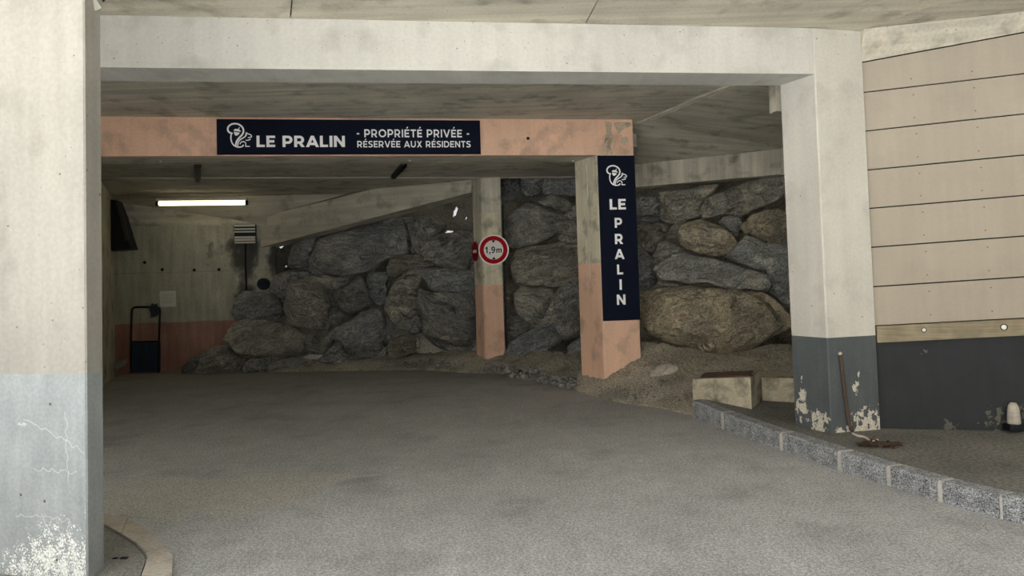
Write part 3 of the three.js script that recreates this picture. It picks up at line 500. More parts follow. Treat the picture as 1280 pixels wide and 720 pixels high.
// ---------------------------------------------------------------- boulders
const DEPTH = [[230, 15.75], [300, 15.6], [420, 15.55], [520, 15.3], [590, 15.0], [640, 14.5], [720, 13.3], [800, 11.5], [880, 11.05], [990, 10.6]];
function depthAt(u, v) { let d = DEPTH[0][1]; for (let i = 1; i < DEPTH.length; i++) if (u >= DEPTH[i - 1][0]) d = lerp(DEPTH[i - 1][1], DEPTH[i][1], clamp((u - DEPTH[i - 1][0]) / (DEPTH[i][0] - DEPTH[i - 1][0]), 0, 1)); return d + 0.9 * (455 - v) / 240; }
const tones = new Map();
function stoneTone(m, t) {                                 // no two boulders are quite the same stone
  const k = Math.floor(t * 4), key = m.uuid + k; if (!tones.has(key)) { const c = m.clone(); c.color.setRGB(...[[1, 1, 1], [0.84, 0.85, 0.87], [1.12, 1.1, 1.06], [0.95, 0.91, 0.84]][k]); tones.set(key, c); }
  return tones.get(key);
}
const G1 = 'boulders stacked in the wall';
function boulder(label, m, outline, push = 0, fat = 0.5) {
  const n = outline.length, cu = outline.reduce((s, p) => s + p[0], 0) / n, cv = outline.reduce((s, p) => s + p[1], 0) / n, d = depthAt(cu, cv) + push, c = at(cu, cv, d);
  const fwd = camera.position.clone().sub(c).normalize(), right = V(0, 1, 0).cross(fwd).normalize(), up = fwd.clone().cross(right), sc = d / F;
  const loc = outline.map(([u, v]) => { const p = at(u, v, d).sub(c); return new THREE.Vector2(p.dot(right), p.dot(up)); });
  const curve = new THREE.SplineCurve([...loc, loc[0]]), NT = 60, NP = 26, ring = curve.getSpacedPoints(NT);
  const W = Math.max(...loc.map((p) => p.x)) - Math.min(...loc.map((p) => p.x)), H = Math.max(...loc.map((p) => p.y)) - Math.min(...loc.map((p) => p.y)), S = Math.min(W, H), T0 = clamp(fat * S, 0.14, 0.62);
  const r = mulberry(Math.round(cu * 131 + cv * 17)), planes = [];
  for (let i = 0; i < 11; i++) { const a = r() * 6.283, z = 0.3 + 0.65 * r(), q = Math.sqrt(1 - z * z); planes.push([Math.cos(a) * q, Math.sin(a) * q, z, 0.58 + 0.24 * r()]); }
  const off = r() * 100, tilt = (r() - 0.5) * 0.9, P = [], I = [];
  for (let j = 0; j <= NP; j++) { const ph = j / NP * Math.PI, rho = Math.pow(Math.sin(ph), 0.56), dz = Math.sign(Math.cos(ph)) * Math.pow(Math.abs(Math.cos(ph)), 0.8);
    for (let i = 0; i <= NT; i++) {
      const e = ring[i % NT]; let x = e.x * rho * 1.025, y = e.y * rho * 1.025, z = dz * T0;
      let qx = x / (W / 2), qy = y / (H / 2), qz = z / T0;
      for (const [a, b, cc, o] of planes) { const dd = qx * a + qy * b + qz * cc - o; if (dd > 0 && qz > 0) { qx -= a * dd * 0.4; qy -= b * dd * 0.4; qz -= cc * dd * 0.95; } }
      x = qx * W / 2; y = qy * H / 2; z = qz * T0;
      const bx = x * Math.cos(tilt) + y * Math.sin(tilt), by = -x * Math.sin(tilt) + y * Math.cos(tilt);
      const l = Math.hypot(x, y, z) || 1, k = S * (0.05 * N3(bx * 1.6 / S + off, by * 2.6 / S, z / S) + 0.03 * N3(bx * 3 / S + off, by * 8 / S, z * 3 / S)) + 0.012 * N3(bx * 7 + off, by * 16, z * 7);
      const edge = 0.35 + 0.65 * Math.abs(dz);
      const p = c.clone().addScaledVector(right, x + x / l * k * edge).addScaledVector(up, y + y / l * k * edge).addScaledVector(fwd, z + (z / l) * k * 1.4 + 0.02 * (z > 0 ? N3(bx * 4 + off, by * 9, 3) : 0)); P.push(p.x - c.x, p.y - c.y, p.z - c.z);
      if (i < NT && j < NP) { const a = j * (NT + 1) + i, b = a + NT + 1; I.push(a, b, a + 1, a + 1, b, b + 1); }
    } }
  let g = new THREE.BufferGeometry(); g.setAttribute('position', new THREE.Float32BufferAttribute(P, 3)); g.setIndex(I); g = toCreasedNormals(mergeVertices(g, 1e-4), 0.42);
  const rot = new THREE.Matrix4().makeRotationZ(-tilt), gi = new THREE.Matrix4().makeRotationZ(tilt); g.applyMatrix4(rot); g = boxUV(g); const uo = r() * 7; for (let i = 0; i < g.attributes.uv.count; i++) g.attributes.uv.setXY(i, g.attributes.uv.getX(i) + uo, g.attributes.uv.getY(i) + uo * 0.6); g.applyMatrix4(gi);
  const o = mesh('boulder', g, stoneTone(m, r())); o.position.copy(c); return tag(o, label, 'boulder', G1);
}
const rg = M.rockGrey, rb = M.rockBrown, rd = M.rockBlue, rs = M.rockGrey, rs2 = M.rockBlue;
// right of the entrance pillar
boulder('squared grey boulder at the top left of the right-hand pile, under the ledge', rg, [[824, 241], [860, 236], [897, 231], [890, 242], [880, 250], [875, 260], [880, 270], [857, 277], [840, 279], [828, 275], [825, 265]], 0.05);
boulder('long dark boulder at the top of the right-hand pile, ending behind the right column', rg, [[880, 248], [897, 242], [935, 227], [973, 221], [981, 230], [979, 242], [970, 251], [955, 257], [935, 265], [922, 272], [905, 268], [878, 272], [874, 262]]);
boulder('rounded egg-shaped boulder in the middle of the right-hand pile', rb, [[848, 290], [855, 280], [870, 275], [885, 278], [900, 283], [913, 292], [919, 301], [918, 311], [911, 317], [895, 320], [875, 317], [858, 312], [850, 303]], -0.1, 0.6);
boulder('small wedge stone left of the egg-shaped boulder', rg, [[833, 293], [845, 277], [854, 277], [856, 281], [847, 292], [845, 296], [835, 298]], 0.1);
boulder('grey triangular boulder beside the upper part of the tall navy sign', rg, [[794, 283], [812, 278], [832, 280], [836, 287], [831, 297], [822, 305], [816, 320], [806, 312], [794, 300]], 0.2);
boulder('dark flat-topped block beside the squirrel of the tall navy sign', rd, [[794, 246], [823, 248], [826, 268], [812, 268], [794, 265]], 0.3);
boulder('thin dark slab under the flat-topped block beside the tall navy sign', rd, [[794, 269], [826, 271], [831, 279], [812, 279], [794, 281]], 0.35);
boulder('dark tilted wedge under the egg-shaped boulder', rd, [[814, 328], [818, 316], [830, 301], [845, 307], [864, 317], [890, 325], [845, 330], [830, 332]], 0.25);
boulder('pale-patched boulder against the right column, below the long dark boulder', rb, [[926, 282], [937, 271], [950, 265], [965, 262], [984, 266], [990, 306], [968, 307], [953, 301], [938, 295], [928, 290]]);
boulder('small boulder between the egg-shaped one and the pale-patched one', rg, [[897, 279], [910, 268], [927, 272], [929, 280], [927, 290], [920, 294], [908, 289]], 0.15);
boulder('dark sloping boulder against the right column, above the biggest boulder', rd, [[905, 322], [922, 305], [935, 296], [955, 303], [990, 313], [994, 350], [992, 385], [965, 368], [955, 345], [935, 333]], 0.1);
boulder('long flat grey slab lying on top of the biggest boulder', rg, [[816, 336], [826, 327], [838, 324], [839, 318], [859, 319], [890, 323], [934, 336], [957, 343], [960, 350], [957, 362], [936, 361], [915, 362], [884, 354], [863, 355], [846, 351], [827, 349]], -0.35, 0.62);
boulder('thin chip wedged under the left end of the long flat slab', rg, [[821, 357], [827, 351], [857, 354], [850, 359], [826, 360]], -0.1);
boulder('biggest brown boulder, low in the right-hand pile above the dirt', rb, [[797, 372], [807, 364], [821, 360], [832, 358], [850, 359], [869, 357], [882, 361], [936, 364], [959, 372], [982, 391], [990, 402], [978, 412], [948, 428], [934, 442], [915, 450], [898, 443], [880, 448], [871, 441], [846, 434], [821, 426], [807, 417], [799, 404]], -0.3, 0.55);
boulder('dark recessed boulder beside the lower half of the tall navy sign', rd, [[790, 305], [814, 322], [818, 340], [822, 352], [806, 362], [790, 358]], 0.3);
// between the two pillars
boulder('large angular grey boulder right of the round height sign', rg, [[628, 277], [636, 271], [647, 260], [659, 253], [674, 256], [692, 260], [705, 265], [712, 269], [709, 284], [696, 294], [681, 302], [656, 307], [643, 310], [634, 304], [629, 293]], -0.1);
boulder('rounded cap stone on the large angular boulder between the pillars', rg, [[670, 251], [681, 246], [692, 244], [705, 248], [714, 256], [706, 264], [692, 260], [678, 257]]);
boulder('dark boulder touching the entrance pillar right of the large angular boulder', rg, [[706, 268], [722, 258], [727, 300], [707, 304], [697, 293]], 0.1);
boulder('broad smooth grey block right of and below the round height sign', rg, [[639, 335], [645, 315], [660, 309], [692, 305], [727, 301], [729, 358], [700, 361], [680, 359], [660, 358], [643, 352]]);
boulder('grey boulder under the broad smooth block between the pillars', rg, [[643, 368], [651, 357], [672, 360], [691, 366], [693, 398], [675, 410], [662, 402], [645, 389]]);
boulder('small upright stone against the slim pillar below the round sign', rb, [[627, 367], [633, 356], [644, 357], [644, 381], [637, 381], [629, 377]], 0.1);
boulder('pale grey boulder at the right foot of the slim pillar', rg, [[628, 423], [631, 397], [645, 388], [660, 398], [671, 408], [655, 416], [641, 425], [631, 433]]);
boulder('tall narrow boulder against the entrance pillar, under the broad smooth block', rg, [[692, 382], [699, 361], [728, 360], [729, 410], [712, 424], [701, 422], [693, 402]]);
boulder('long low boulder resting on the rubble between the pillars', rd, [[627, 442], [643, 425], [676, 409], [693, 404], [705, 420], [687, 439], [680, 452], [662, 455], [633, 459]], -0.15);
boulder('lowest dark boulder against the foot of the entrance pillar', rd, [[680, 457], [689, 441], [708, 442], [726, 460], [728, 484], [703, 484], [689, 471]], -0.3);
boulder('small dark stone wedged by the entrance pillar above the lowest boulder', rd, [[709, 434], [727, 422], [728, 460], [712, 452]], 0.15);
boulder('dark boulder under the ceiling right behind the top of the slim pillar', rd, [[622, 216], [651, 216], [652, 237], [640, 249], [622, 249]], 0.1);
boulder('dark boulder under the ceiling midway between the pillars', rd, [[652, 216], [683, 216], [681, 236], [669, 244], [653, 241]], 0.15);
boulder('dark boulder under the ceiling at the top of the entrance pillar', rd, [[682, 216], [724, 216], [726, 243], [700, 243], [679, 244]], 0.1);
// left of the slim pillar, towards the back
boulder('broad rounded boulder left of the small no-entry sign', rs, [[525, 313], [533, 303], [547, 294], [592, 291], [594, 337], [570, 338], [553, 333], [543, 329], [530, 322]]);
boulder('ribbed boulder below the raking beam, under the bright gaps', rs, [[516, 285], [523, 273], [542, 271], [556, 280], [556, 287], [543, 298], [533, 304], [523, 317], [516, 305]]);
boulder('huge dark slab under the raking beam', rs2, [[390, 320], [402, 298], [452, 283], [516, 273], [519, 318], [487, 322], [463, 340], [440, 348], [417, 343], [388, 342]], 0.15);
boulder('dark boulder below the left end of the raking beam beside a bright gap', rs2, [[362, 318], [370, 304], [398, 297], [395, 318], [390, 335], [362, 334]], 0.1);
boulder('low grey boulder between the huge dark slab and the half-moon boulder', rs, [[484, 333], [492, 321], [520, 318], [537, 327], [543, 331], [525, 336], [507, 338], [495, 347], [486, 344]]);
boulder('flat dark boulder left of the slim pillar, above the large triangular block', rs2, [[524, 336], [554, 335], [594, 341], [594, 370], [550, 368], [533, 352]]);
boulder('large triangular pale block at the left foot of the slim pillar', rs, [[521, 372], [526, 363], [542, 367], [593, 371], [595, 424], [583, 438], [564, 439], [548, 434], [531, 421], [528, 400], [521, 385]], -0.25, 0.6);
boulder('upright half-moon boulder left of the large triangular block', rs, [[481, 377], [490, 359], [513, 336], [526, 342], [523, 365], [517, 407], [501, 411], [483, 392]]);
boulder('small pale brown oval stone on the ground before the rock wall', rb, [[484, 434], [492, 421], [508, 418], [522, 421], [525, 434], [517, 442], [502, 447], [488, 446]], -0.5, 0.6);
boulder('narrow stone between the half-moon boulder and the triangular block', rs2, [[514, 402], [521, 386], [529, 400], [531, 414], [514, 417]], 0.1);
boulder('rounded boulder in the middle of the rear rock wall', rg, [[415, 372], [422, 362], [438, 353], [451, 346], [462, 369], [466, 381], [447, 392], [433, 392], [419, 382]], -0.1, 0.6);
boulder('upright stone right of the rounded boulder in the rear rock wall', rs2, [[458, 355], [462, 342], [486, 341], [486, 357], [481, 378], [473, 382], [464, 371]]);
boulder('big squarish boulder in the rear rock wall below the bright gap', rs, [[356, 382], [361, 358], [375, 349], [395, 344], [413, 347], [417, 360], [415, 390], [412, 415], [395, 416], [386, 409], [368, 409], [359, 406]], -0.05);
boulder('great dark boulder low in the rear rock wall behind the oval stone', rs2, [[420, 410], [435, 402], [451, 391], [476, 386], [485, 400], [490, 418], [486, 445], [455, 452], [444, 450], [428, 430], [414, 420]], -0.1);
boulder('small brown boulder under the big squarish one', rs, [[380, 425], [390, 415], [413, 413], [419, 425], [408, 441], [393, 443], [382, 436]], -0.1);
boulder('low broken boulder at the ground left of the great dark one', rs2, [[393, 452], [408, 441], [422, 426], [433, 431], [447, 448], [442, 460], [400, 462]]);
boulder('narrow wedge stone under the rounded boulder', rs2, [[413, 383], [432, 392], [424, 410], [411, 415]], 0.15);
boulder('dark block at the left of the rear rock wall under the pipe', rs2, [[290, 390], [294, 375], [308, 364], [339, 368], [357, 379], [361, 401], [347, 404], [317, 400], [296, 400]], -0.05);
boulder('long low boulder at the left end of the rear rock wall', rs, [[281, 425], [294, 404], [317, 399], [347, 403], [366, 409], [383, 420], [390, 442], [365, 449], [335, 449], [308, 447], [293, 438]], -0.15);
boulder('pale rounded boulder on the ground against the back wall', rs, [[248, 458], [254, 440], [282, 431], [302, 445], [307, 464], [249, 466]], -0.25, 0.5);
boulder('low dark boulder on the ground right of the pale rounded one', rs2, [[304, 458], [316, 448], [341, 450], [343, 465], [306, 466]], -0.1);
boulder('flat dark boulder at ground level below the long low boulder', rs2, [[338, 453], [365, 447], [398, 452], [399, 463], [340, 465]], -0.1);
boulder('small dark heap stone at the back wall left of the pale rounded boulder', rs2, [[228, 458], [247, 444], [252, 466], [228, 467]], -0.1, 0.4);
boulder('jagged stone below the bright gap, right of the pipe', rs2, [[336, 362], [343, 345], [352, 342], [364, 338], [392, 343], [362, 359], [358, 374], [345, 372]], 0.05);
boulder('thin stone between the big squarish boulder and the huge dark slab', rs2, [[414, 348], [432, 346], [442, 351], [424, 362], [416, 359]], 0.1);

// ---------------------------------------------------------------- dirt, rubble, small stones
function bank(name, toe, top, rows, cols, amp, m, label) {          // a rough slope lofted from a toe line on the ground to a top line
  const c1 = new THREE.CatmullRomCurve3(toe), c2 = new THREE.CatmullRomCurve3(top), P = [], I = [];
  for (let j = 0; j <= rows; j++) for (let i = 0; i <= cols; i++) {
    const a = c1.getPoint(i / cols), b = c2.getPoint(i / cols), t = j / rows, p = a.lerp(b, t); p.y += Math.sin(t * Math.PI) * 0.06 + amp * (0.6 * fbm(p.x * 3, p.z * 3, 3) + 0.35 * fbm(p.x * 11, p.z * 11 + p.y * 6, 3)) * Math.min(1, t * 4) * 1.2 - (j ? 0 : 0.05); P.push(p.x, p.y, p.z);
    if (i < cols && j < rows) { const q = j * (cols + 1) + i, k = q + cols + 1; I.push(q, q + 1, k, k, q + 1, k + 1); } }
  const g = new THREE.BufferGeometry(); g.setAttribute('position', new THREE.Float32BufferAttribute(P, 3)); g.setIndex(I); g.computeVertexNormals();
  const uv = new Float32Array(g.attributes.position.count * 2); for (let i = 0; i < uv.length / 2; i++) uv.set([g.attributes.position.getX(i), g.attributes.position.getZ(i) - g.attributes.position.getY(i)], i * 2); g.setAttribute('uv', new THREE.BufferAttribute(uv, 2));
  return tag(mesh(name, g, m), label, 'dirt', null, 'stuff');
}
bank('dirt_slope', [V(0.85, 0, -10.75), onY(735, 494, 0), onY(775, 503, 0), onY(825, 511, 0), onY(866, 520, 0), V(2.3, 0.0, -8.2), V(3.4, 0.05, -8.2)], [at(726, 462, 11.2), at(770, 440, 11.2), at(806, 428, 11.0), at(850, 433, 10.9), at(900, 440, 10.8), at(960, 432, 10.7), at(1010, 428, 10.5)], 70, 240, 0.04, M.dirt, 'loose brown dirt slope between the entrance pillar and the concrete block');
bank('dirt_heap', [V(-5.2, -0.12, -15.3), V(-3.2, -0.1, -15.1), V(-1.6, -0.08, -14.6), V(-0.9, -0.05, -13.7), V(0.0, -0.03, -13.1), V(0.9, 0, -11.2)], [V(-5.2, 0.06, -15.9), V(-3.2, 0.08, -15.7), V(-1.6, 0.18, -15.3), V(-0.8, 0.26, -14.6), V(0.2, 0.3, -14.0), V(1.4, 0.3, -12.2)], 30, 200, 0.05, M.dirt, 'dark dirt and grit along the foot of the rear rock wall');
const stoneGeos = []; for (let s = 0; s < 6; s++) { const g = new THREE.IcosahedronGeometry(1, 1), p = g.attributes.position; for (let i = 0; i < p.count; i++) { const v = V().fromBufferAttribute(p, i), k = 1 + 0.35 * N3(v.x * 1.3 + s * 9, v.y * 1.3, v.z * 1.3); p.setXYZ(i, v.x * k, v.y * k * 0.65, v.z * k * 0.85); } g.computeVertexNormals(); stoneGeos.push(g); }
function scatter(name, n, place, m, label, seed) {
  const r = mulberry(seed), list = []; for (let i = 0; i < n; i++) { const [p, s] = place(r), g = stoneGeos[r() * 6 | 0].clone(); g.applyMatrix4(new THREE.Matrix4().compose(p, new THREE.Quaternion().setFromEuler(new THREE.Euler(r() - 0.5, r() * 6, r() - 0.5)), V(s, s, s))); list.push(g); }
  return tag(mesh(name, boxUV(mergeGeometries(list)), m), label, 'rubble', null, 'stuff');
}
scatter('rubble', 520, (r) => { const u = lerp(505, 726, r()), base = u < 600 ? lerp(452, 456, (u - 505) / 95) : lerp(459, 484, (u - 600) / 126), v = base - 14 * Math.pow(r(), 1.3) + 3, p = onY(u, v, 0.02 + 0.16 * r() * (base - v + 3) / 17); return [p, 0.018 + 0.06 * r() * r()]; }, M.rockBlue, 'dark gravel and broken stones along the foot of the rock wall between the pillars', 31);
scatter('rubble', 320, (r) => { const u = lerp(745, 985, r()), t = r(), p = at(u, lerp(440, 500, t), lerp(10.4, 9.3, t)); p.y = 0; const k = clamp((-p.z - 8.9) / 2, 0, 1); p.y = 0.02 + 0.5 * k * clamp((u - 730) / 90, 0, 1); return [p, 0.01 + 0.03 * r() * r()]; }, M.rockGrey, 'small stones scattered over the brown dirt slope', 32);
scatter('grit', 240, (r) => { const x = lerp(-3.2, 2.2, r()), z = lerp(-9.5, -3.9, r()); return [V(x, 0.008, z), 0.004 + 0.006 * r() * r()]; }, M.mortar, 'tiny pale grit specks on the driveway', 33);
for (const [u, v, d, s, m, label] of [[826, 466, 10.0, 0.13, M.kerbLight, 'pale flat stone lying on the dirt slope below the biggest boulder'], [642, 466, 13.2, 0.1, M.kerbLight, 'pale broken stone in the dark rubble between the pillars'], [148, 457, 15.4, 0.13, M.kerbLight, 'pale lump on the floor left of the hand cart'], [646, 470, 13.0, 0.09, M.rust, 'reddish brick fragment in the dark rubble between the pillars'], [838, 463, 9.9, 0.07, M.kerbLight, 'smaller pale stone right of the flat one on the dirt slope']]) {
  const o = mesh('stone', boxUV(stoneGeos[3].clone().scale(s * 1.5, s * 0.9, s)), m); o.position.copy(at(u, v, d)); o.rotation.set(0.3, 0.5, 0.35); tag(o, label, 'stone');
}

// ---------------------------------------------------------------- right kerb, sidewalk, low blocks
const KERB = [[1.969, -8.497, 0.196], [2.09, -7.9, 0.18], [2.259, -7.206, 0.165], [2.42, -6.6, 0.16], [2.559, -6.091, 0.155], [2.726, -5.628, 0.145], [2.864, -5.194, 0.148], [3.039, -4.834, 0.15], [3.113, -4.718, 0.15], [3.6, -4.05, 0.15], [4.3, -3.4, 0.15], [5.3, -2.8, 0.15]];
const kc = new THREE.CatmullRomCurve3(KERB.map(([x, z, h]) => V(x, h, z)), false, 'catmullrom', 0.5), kPts = kc.getPoints(400);
const kAt = (px, v) => { let best = 0, bd = 1e9; kPts.forEach((p, i) => { const q = p.clone().project(camera), u = (q.x * 0.5 + 0.5) * 1280, e = Math.abs(u - px); if (e < bd && p.z < -3.8) { bd = e; best = i; } }); return best; };
{
  const k = group('kerb', V(2.6, 0, -6.2), 'curved granite kerb along the right edge of the driveway', 'kerb', null, 'structure');
  const joints = [0, kAt(902), kAt(975), kAt(1048), kAt(1109), kAt(1173), kAt(1250), kAt(1320), 320, 360, 400];
  const strip = (i0, i1, drop, inset, m, name) => {
    const o = [], inn = []; const step = Math.max(1, Math.round((i1 - i0) / 8));
    for (let i = i0; ; i = Math.min(i1, i + step)) { const p = kPts[i], t = kPts[Math.min(400, i + 1)].clone().sub(kPts[Math.max(0, i - 1)]).setY(0).normalize(), nn = V(-t.z, 0, t.x); if (nn.x < 0) nn.negate(); o.push(p.clone().addScaledVector(nn, inset)); inn.push(p.clone().addScaledVector(nn, 0.14)); if (i >= i1) break; }
    const P = [], q = (a, b, c, d) => { for (const p of [a, b, c, a, c, d]) P.push(p.x, p.y, p.z); }, lo = (p) => p.clone().setY(-0.05), ch = 0.014;
    for (let i = 0; i + 1 < o.length; i++) { const a = o[i].clone(), b = o[i + 1].clone(), ia = inn[i].clone(), ib = inn[i + 1].clone(); for (const p of [a, b, ia, ib]) p.y -= drop;
      const a1 = a.clone().lerp(ia, ch / 0.14), b1 = b.clone().lerp(ib, ch / 0.14), a0 = a.clone(), b0 = b.clone(); a0.y -= ch; b0.y -= ch;
      q(lo(b), lo(a), a0, b0); q(b0, a0, a1, b1); q(b1, a1, ia, ib); if (i === 0) q(lo(a), lo(ia), ia, a); if (i + 2 === o.length) q(lo(ib), lo(b), b, ib); }
    let g = new THREE.BufferGeometry(); g.setAttribute('position', new THREE.Float32BufferAttribute(P, 3)); g.computeVertexNormals(); part(name, boxUV(g), m, k);
  };
  for (let i = 0; i + 1 < joints.length; i++) { strip(joints[i] + (i ? 2 : 0), joints[i + 1] - 1, 0.002 * (i % 2), 0, M.granite, 'kerb_stone'); if (i) strip(joints[i] - 1, joints[i] + 2, 0.003, 0.002, M.mortar, 'mortar_joint'); }
  // the pavement behind the kerb
  const inner = kPts.filter((_, i) => i % 8 === 0).map((p, i, arr) => { const a = arr[Math.min(i + 1, arr.length - 1)], b = arr[Math.max(0, i - 1)], t = a.clone().sub(b).setY(0).normalize(), nn = V(-t.z, 0, t.x); if (nn.x < 0) nn.negate(); return p.clone().addScaledVector(nn, 0.139); });
  const P = [], U = []; const far = inner.map((p) => V(Math.max(p.x + 0.5, 6.5 + 0), 0.15 + Math.max(0, p.x - 3.3) * 0, p.z - 0.3));
  for (let i = 0; i + 1 < inner.length; i++) for (let s = 0; s < 10; s++) { const f = (a, b, t) => { const p = a.clone().lerp(b, t); p.y = lerp(a.y - 0.004, 0.15, sstep(t, 0, 0.3)) + 0.004 * fbm(p.x * 3, p.z * 3, 2) * (t > 0 ? 1 : 0); return p; }; const a = f(inner[i], far[i], s / 10), b = f(inner[i], far[i], (s + 1) / 10), c = f(inner[i + 1], far[i + 1], (s + 1) / 10), d = f(inner[i + 1], far[i + 1], s / 10); for (const p of [a, c, b, a, d, c]) { P.push(p.x, p.y, p.z); U.push(p.x, p.z); } }
  let g = new THREE.BufferGeometry(); g.setAttribute('position', new THREE.Float32BufferAttribute(P, 3)); g.setAttribute('uv', new THREE.Float32BufferAttribute(U, 2)); g = mergeVertices(g, 1e-4); g.computeVertexNormals();
  if (g.attributes.normal.getY(40) < 0) { const ix = g.index.array; for (let i = 0; i < ix.length; i += 3) { const t = ix[i]; ix[i] = ix[i + 1]; ix[i + 1] = t; } g.computeVertexNormals(); }
  tag(mesh('sidewalk', g, M.asphaltSide), 'dark asphalt pavement between the granite kerb and the right wall', 'pavement', null, 'structure');
}
{
  const a = at(865.5, 474, 8.72), b = at(938, 471.5, 7.95), dir = b.clone().sub(a).setY(0).normalize(), back = V(0.3, 0, -0.55);
  const blk = group('concrete_block', V(a.x, 0.1, a.z), 'stained pale concrete block at the far end of the granite kerb', 'block');
  const yt = (a.y + b.y) / 2;
  part('block', slab([V(a.x, 0.02, a.z), V(b.x, 0.02, b.z), b, a], V(0.3, 0, -0.55)), M.block, blk);
  const p0 = a.clone().lerp(b, 0.12).add(V(0.04, 0.014, -0.08)), p1 = b.clone().add(V(0.02, 0.014, -0.08)), bk = V(0.1, 0.02, -0.2);
  tag(mesh('rusty_plate', slab([p0, p1, p1.clone().add(bk), p0.clone().add(bk)], V(0, -0.016, 0)), M.rust), 'rusty brown plate lying on the pale concrete block', 'plate');
  const c = at(950, 471, 8.55), e = at(1010, 470, 8.3), y2 = c.y;
  tag(mesh('low_wall', prism([[b.x + 0.06, c.z - 0.02], [e.x, e.z], [e.x + 0.1, e.z - 0.4], [b.x + 0.15, c.z - 0.45]], 0.0, y2, 0.012), M.block), 'low concrete wall holding back dirt between the block and the right column', 'wall', null, 'structure');
}

// ---------------------------------------------------------------- right wall: cladding boards, timber rail, plinth
{
  const d0 = V(3.312, 0, -6.9), d1 = V(4.5, 0, -6.585), dir = d1.clone().sub(d0).normalize(), n = V(-dir.z, 0, dir.x); if (n.z < 0) n.negate();
  const onPl = (u, v, off = 0) => { const r = rayOf(u, v), p0 = d0.clone().addScaledVector(n, off), t = p0.clone().sub(camera.position).dot(n) / r.dot(n); return camera.position.clone().addScaledVector(r, t); };
  const xs = 3.29, xe = 6.4, lineY = (u0, v0, u1, v1, off = 0) => { const a = onPl(u0, v0, off), b = onPl(u1, v1, off), k = (b.y - a.y) / (b.x - a.x); return (x) => a.y + k * (x - a.x); };
  const ptAt = (x, f, off = 0) => { const q = d0.clone().addScaledVector(n, off), t = (x - q.x) / dir.x; return q.addScaledVector(dir, t).setY(f(x)); };
  const lines = [[1080, 77.5, 1280, 40.5], [1080, 115.5, 1280, 92], [1080, 164, 1280, 142.3], [1082, 212.8, 1280, 193.7], [1084, 260.8, 1280, 244.2], [1086, 309.4, 1280, 295], [1089, 358.6, 1280, 346.1], [1092.5, 407.5, 1280, 397.8]].map((l) => lineY(...l));
  const w = group('wall_right', d0.clone(), 'right wall of long beige horizontal cladding boards above a dark plinth', 'wall', null, 'structure');
  const low = lineY(1092.5, 428, 1280, 418.6), g = 0.006, seamX = [1147, 1224];
  part('backing', slab([ptAt(xs, () => -0.2, -0.03), ptAt(xe, () => -0.2, -0.03), ptAt(xe, () => 4.2, -0.03), ptAt(xs, () => 4.2, -0.03)], n.clone().multiplyScalar(-0.3)), M.membrane, w, 'black membrane behind the boards');
  const screwG = new THREE.CylinderGeometry(0.0065, 0.0065, 0.005, 10).rotateX(Math.PI / 2).rotateY(Math.atan2(n.x, n.z)), screwM = std({ color: 0x7a6c5e, roughness: 0.6, metalness: 0.2 });
  for (let i = 0; i < 7; i++) {
    const hi = lines[i], lo = lines[i + 1];
    const bd = part('board', slab([ptAt(xs, (x) => lo(x) + g), ptAt(xe, (x) => lo(x) + g), ptAt(xe, (x) => hi(x) - g), ptAt(xs, (x) => hi(x) - g)], n.clone().multiplyScalar(-0.024)), M.board, w);
    for (const u of seamX) for (const top of [0, 1]) { if (i === 0 && top) continue; const uu = u + i * 1.4, xx = onPl(uu, 250).x, y = top ? hi(xx) - 0.075 : lo(xx) + 0.075, s = mesh('screw', screwG, screwM, bd); s.position.copy(ptAt(xx, () => y, 0.001)); }
  }
  part('plinth', slab([ptAt(xs, () => -0.1, -0.012), ptAt(xe, () => -0.1, -0.012), ptAt(xe, (x) => low(x) + 0.02, -0.012), ptAt(xs, (x) => low(x) + 0.02, -0.012)], n.clone().multiplyScalar(-0.018)), (() => {
    const map = flaky(3.4, 1.3, [46, 49, 51], [96, 94, 86], [[3.29 + 1.0, 0.26, 0.34, 0.2, 0.62], [3.29 + 0.55, 0.2, 0.14, 0.09, 0.6], [3.29 + 0.42, 0.85, 0.1, 0.1, 0.4], [3.29 + 0.1, 0.95, 0.14, 0.08, 0.3], [3.29 + 1.1, 0.14, 2.4, 0.02, 0.6]].map(([x, y, a, b, q]) => [x - 3.2, y, a, b, q])); map.offset.set(-3.2 / 3.4, 0); return std({ map, roughness: 0.9 }); })(), w, 'dark grey painted plinth with scuffs');
  // timber rail with two round white studs
  const r = group('timber_rail', ptAt(3.9, low, 0.03), 'weathered timber rail under the beige boards on the right wall', 'rail'), top = lines[7];
  part('rail', slab([ptAt(xs, low, 0.045), ptAt(xe, low, 0.045), ptAt(xe, (x) => top(x) - 0.002, 0.045), ptAt(xs, (x) => top(x) - 0.002, 0.045)], n.clone().multiplyScalar(-0.05)), M.wood, r);
  for (const [u, v, rad, nm] of [[1155, 412.5, 0.016, 'left'], [1255, 409, 0.022, 'right']]) {
    const s = part('stud', new THREE.SphereGeometry(rad, 20, 12).scale(1, 1, 0.6).rotateY(Math.atan2(n.x, n.z)), std({ color: 0xf2eee4, roughness: 0.35 }), r, nm === 'left' ? 'smaller white stud' : 'larger white stud'); s.position.add(onPl(u, v, 0.05));
    const t = part('washer', new THREE.CylinderGeometry(rad * 1.35, rad * 1.35, 0.008, 20).rotateX(Math.PI / 2).rotateY(Math.atan2(n.x, n.z)), M.darkMetal, r); t.position.add(onPl(u, v, 0.047));
  }
  // sloping soffit above the boards
  const h0 = ptAt(xs - 0.02, (x) => lines[0](x) + 0.006, 0), h1 = ptAt(xe, (x) => lines[0](x) + 0.006, 0);
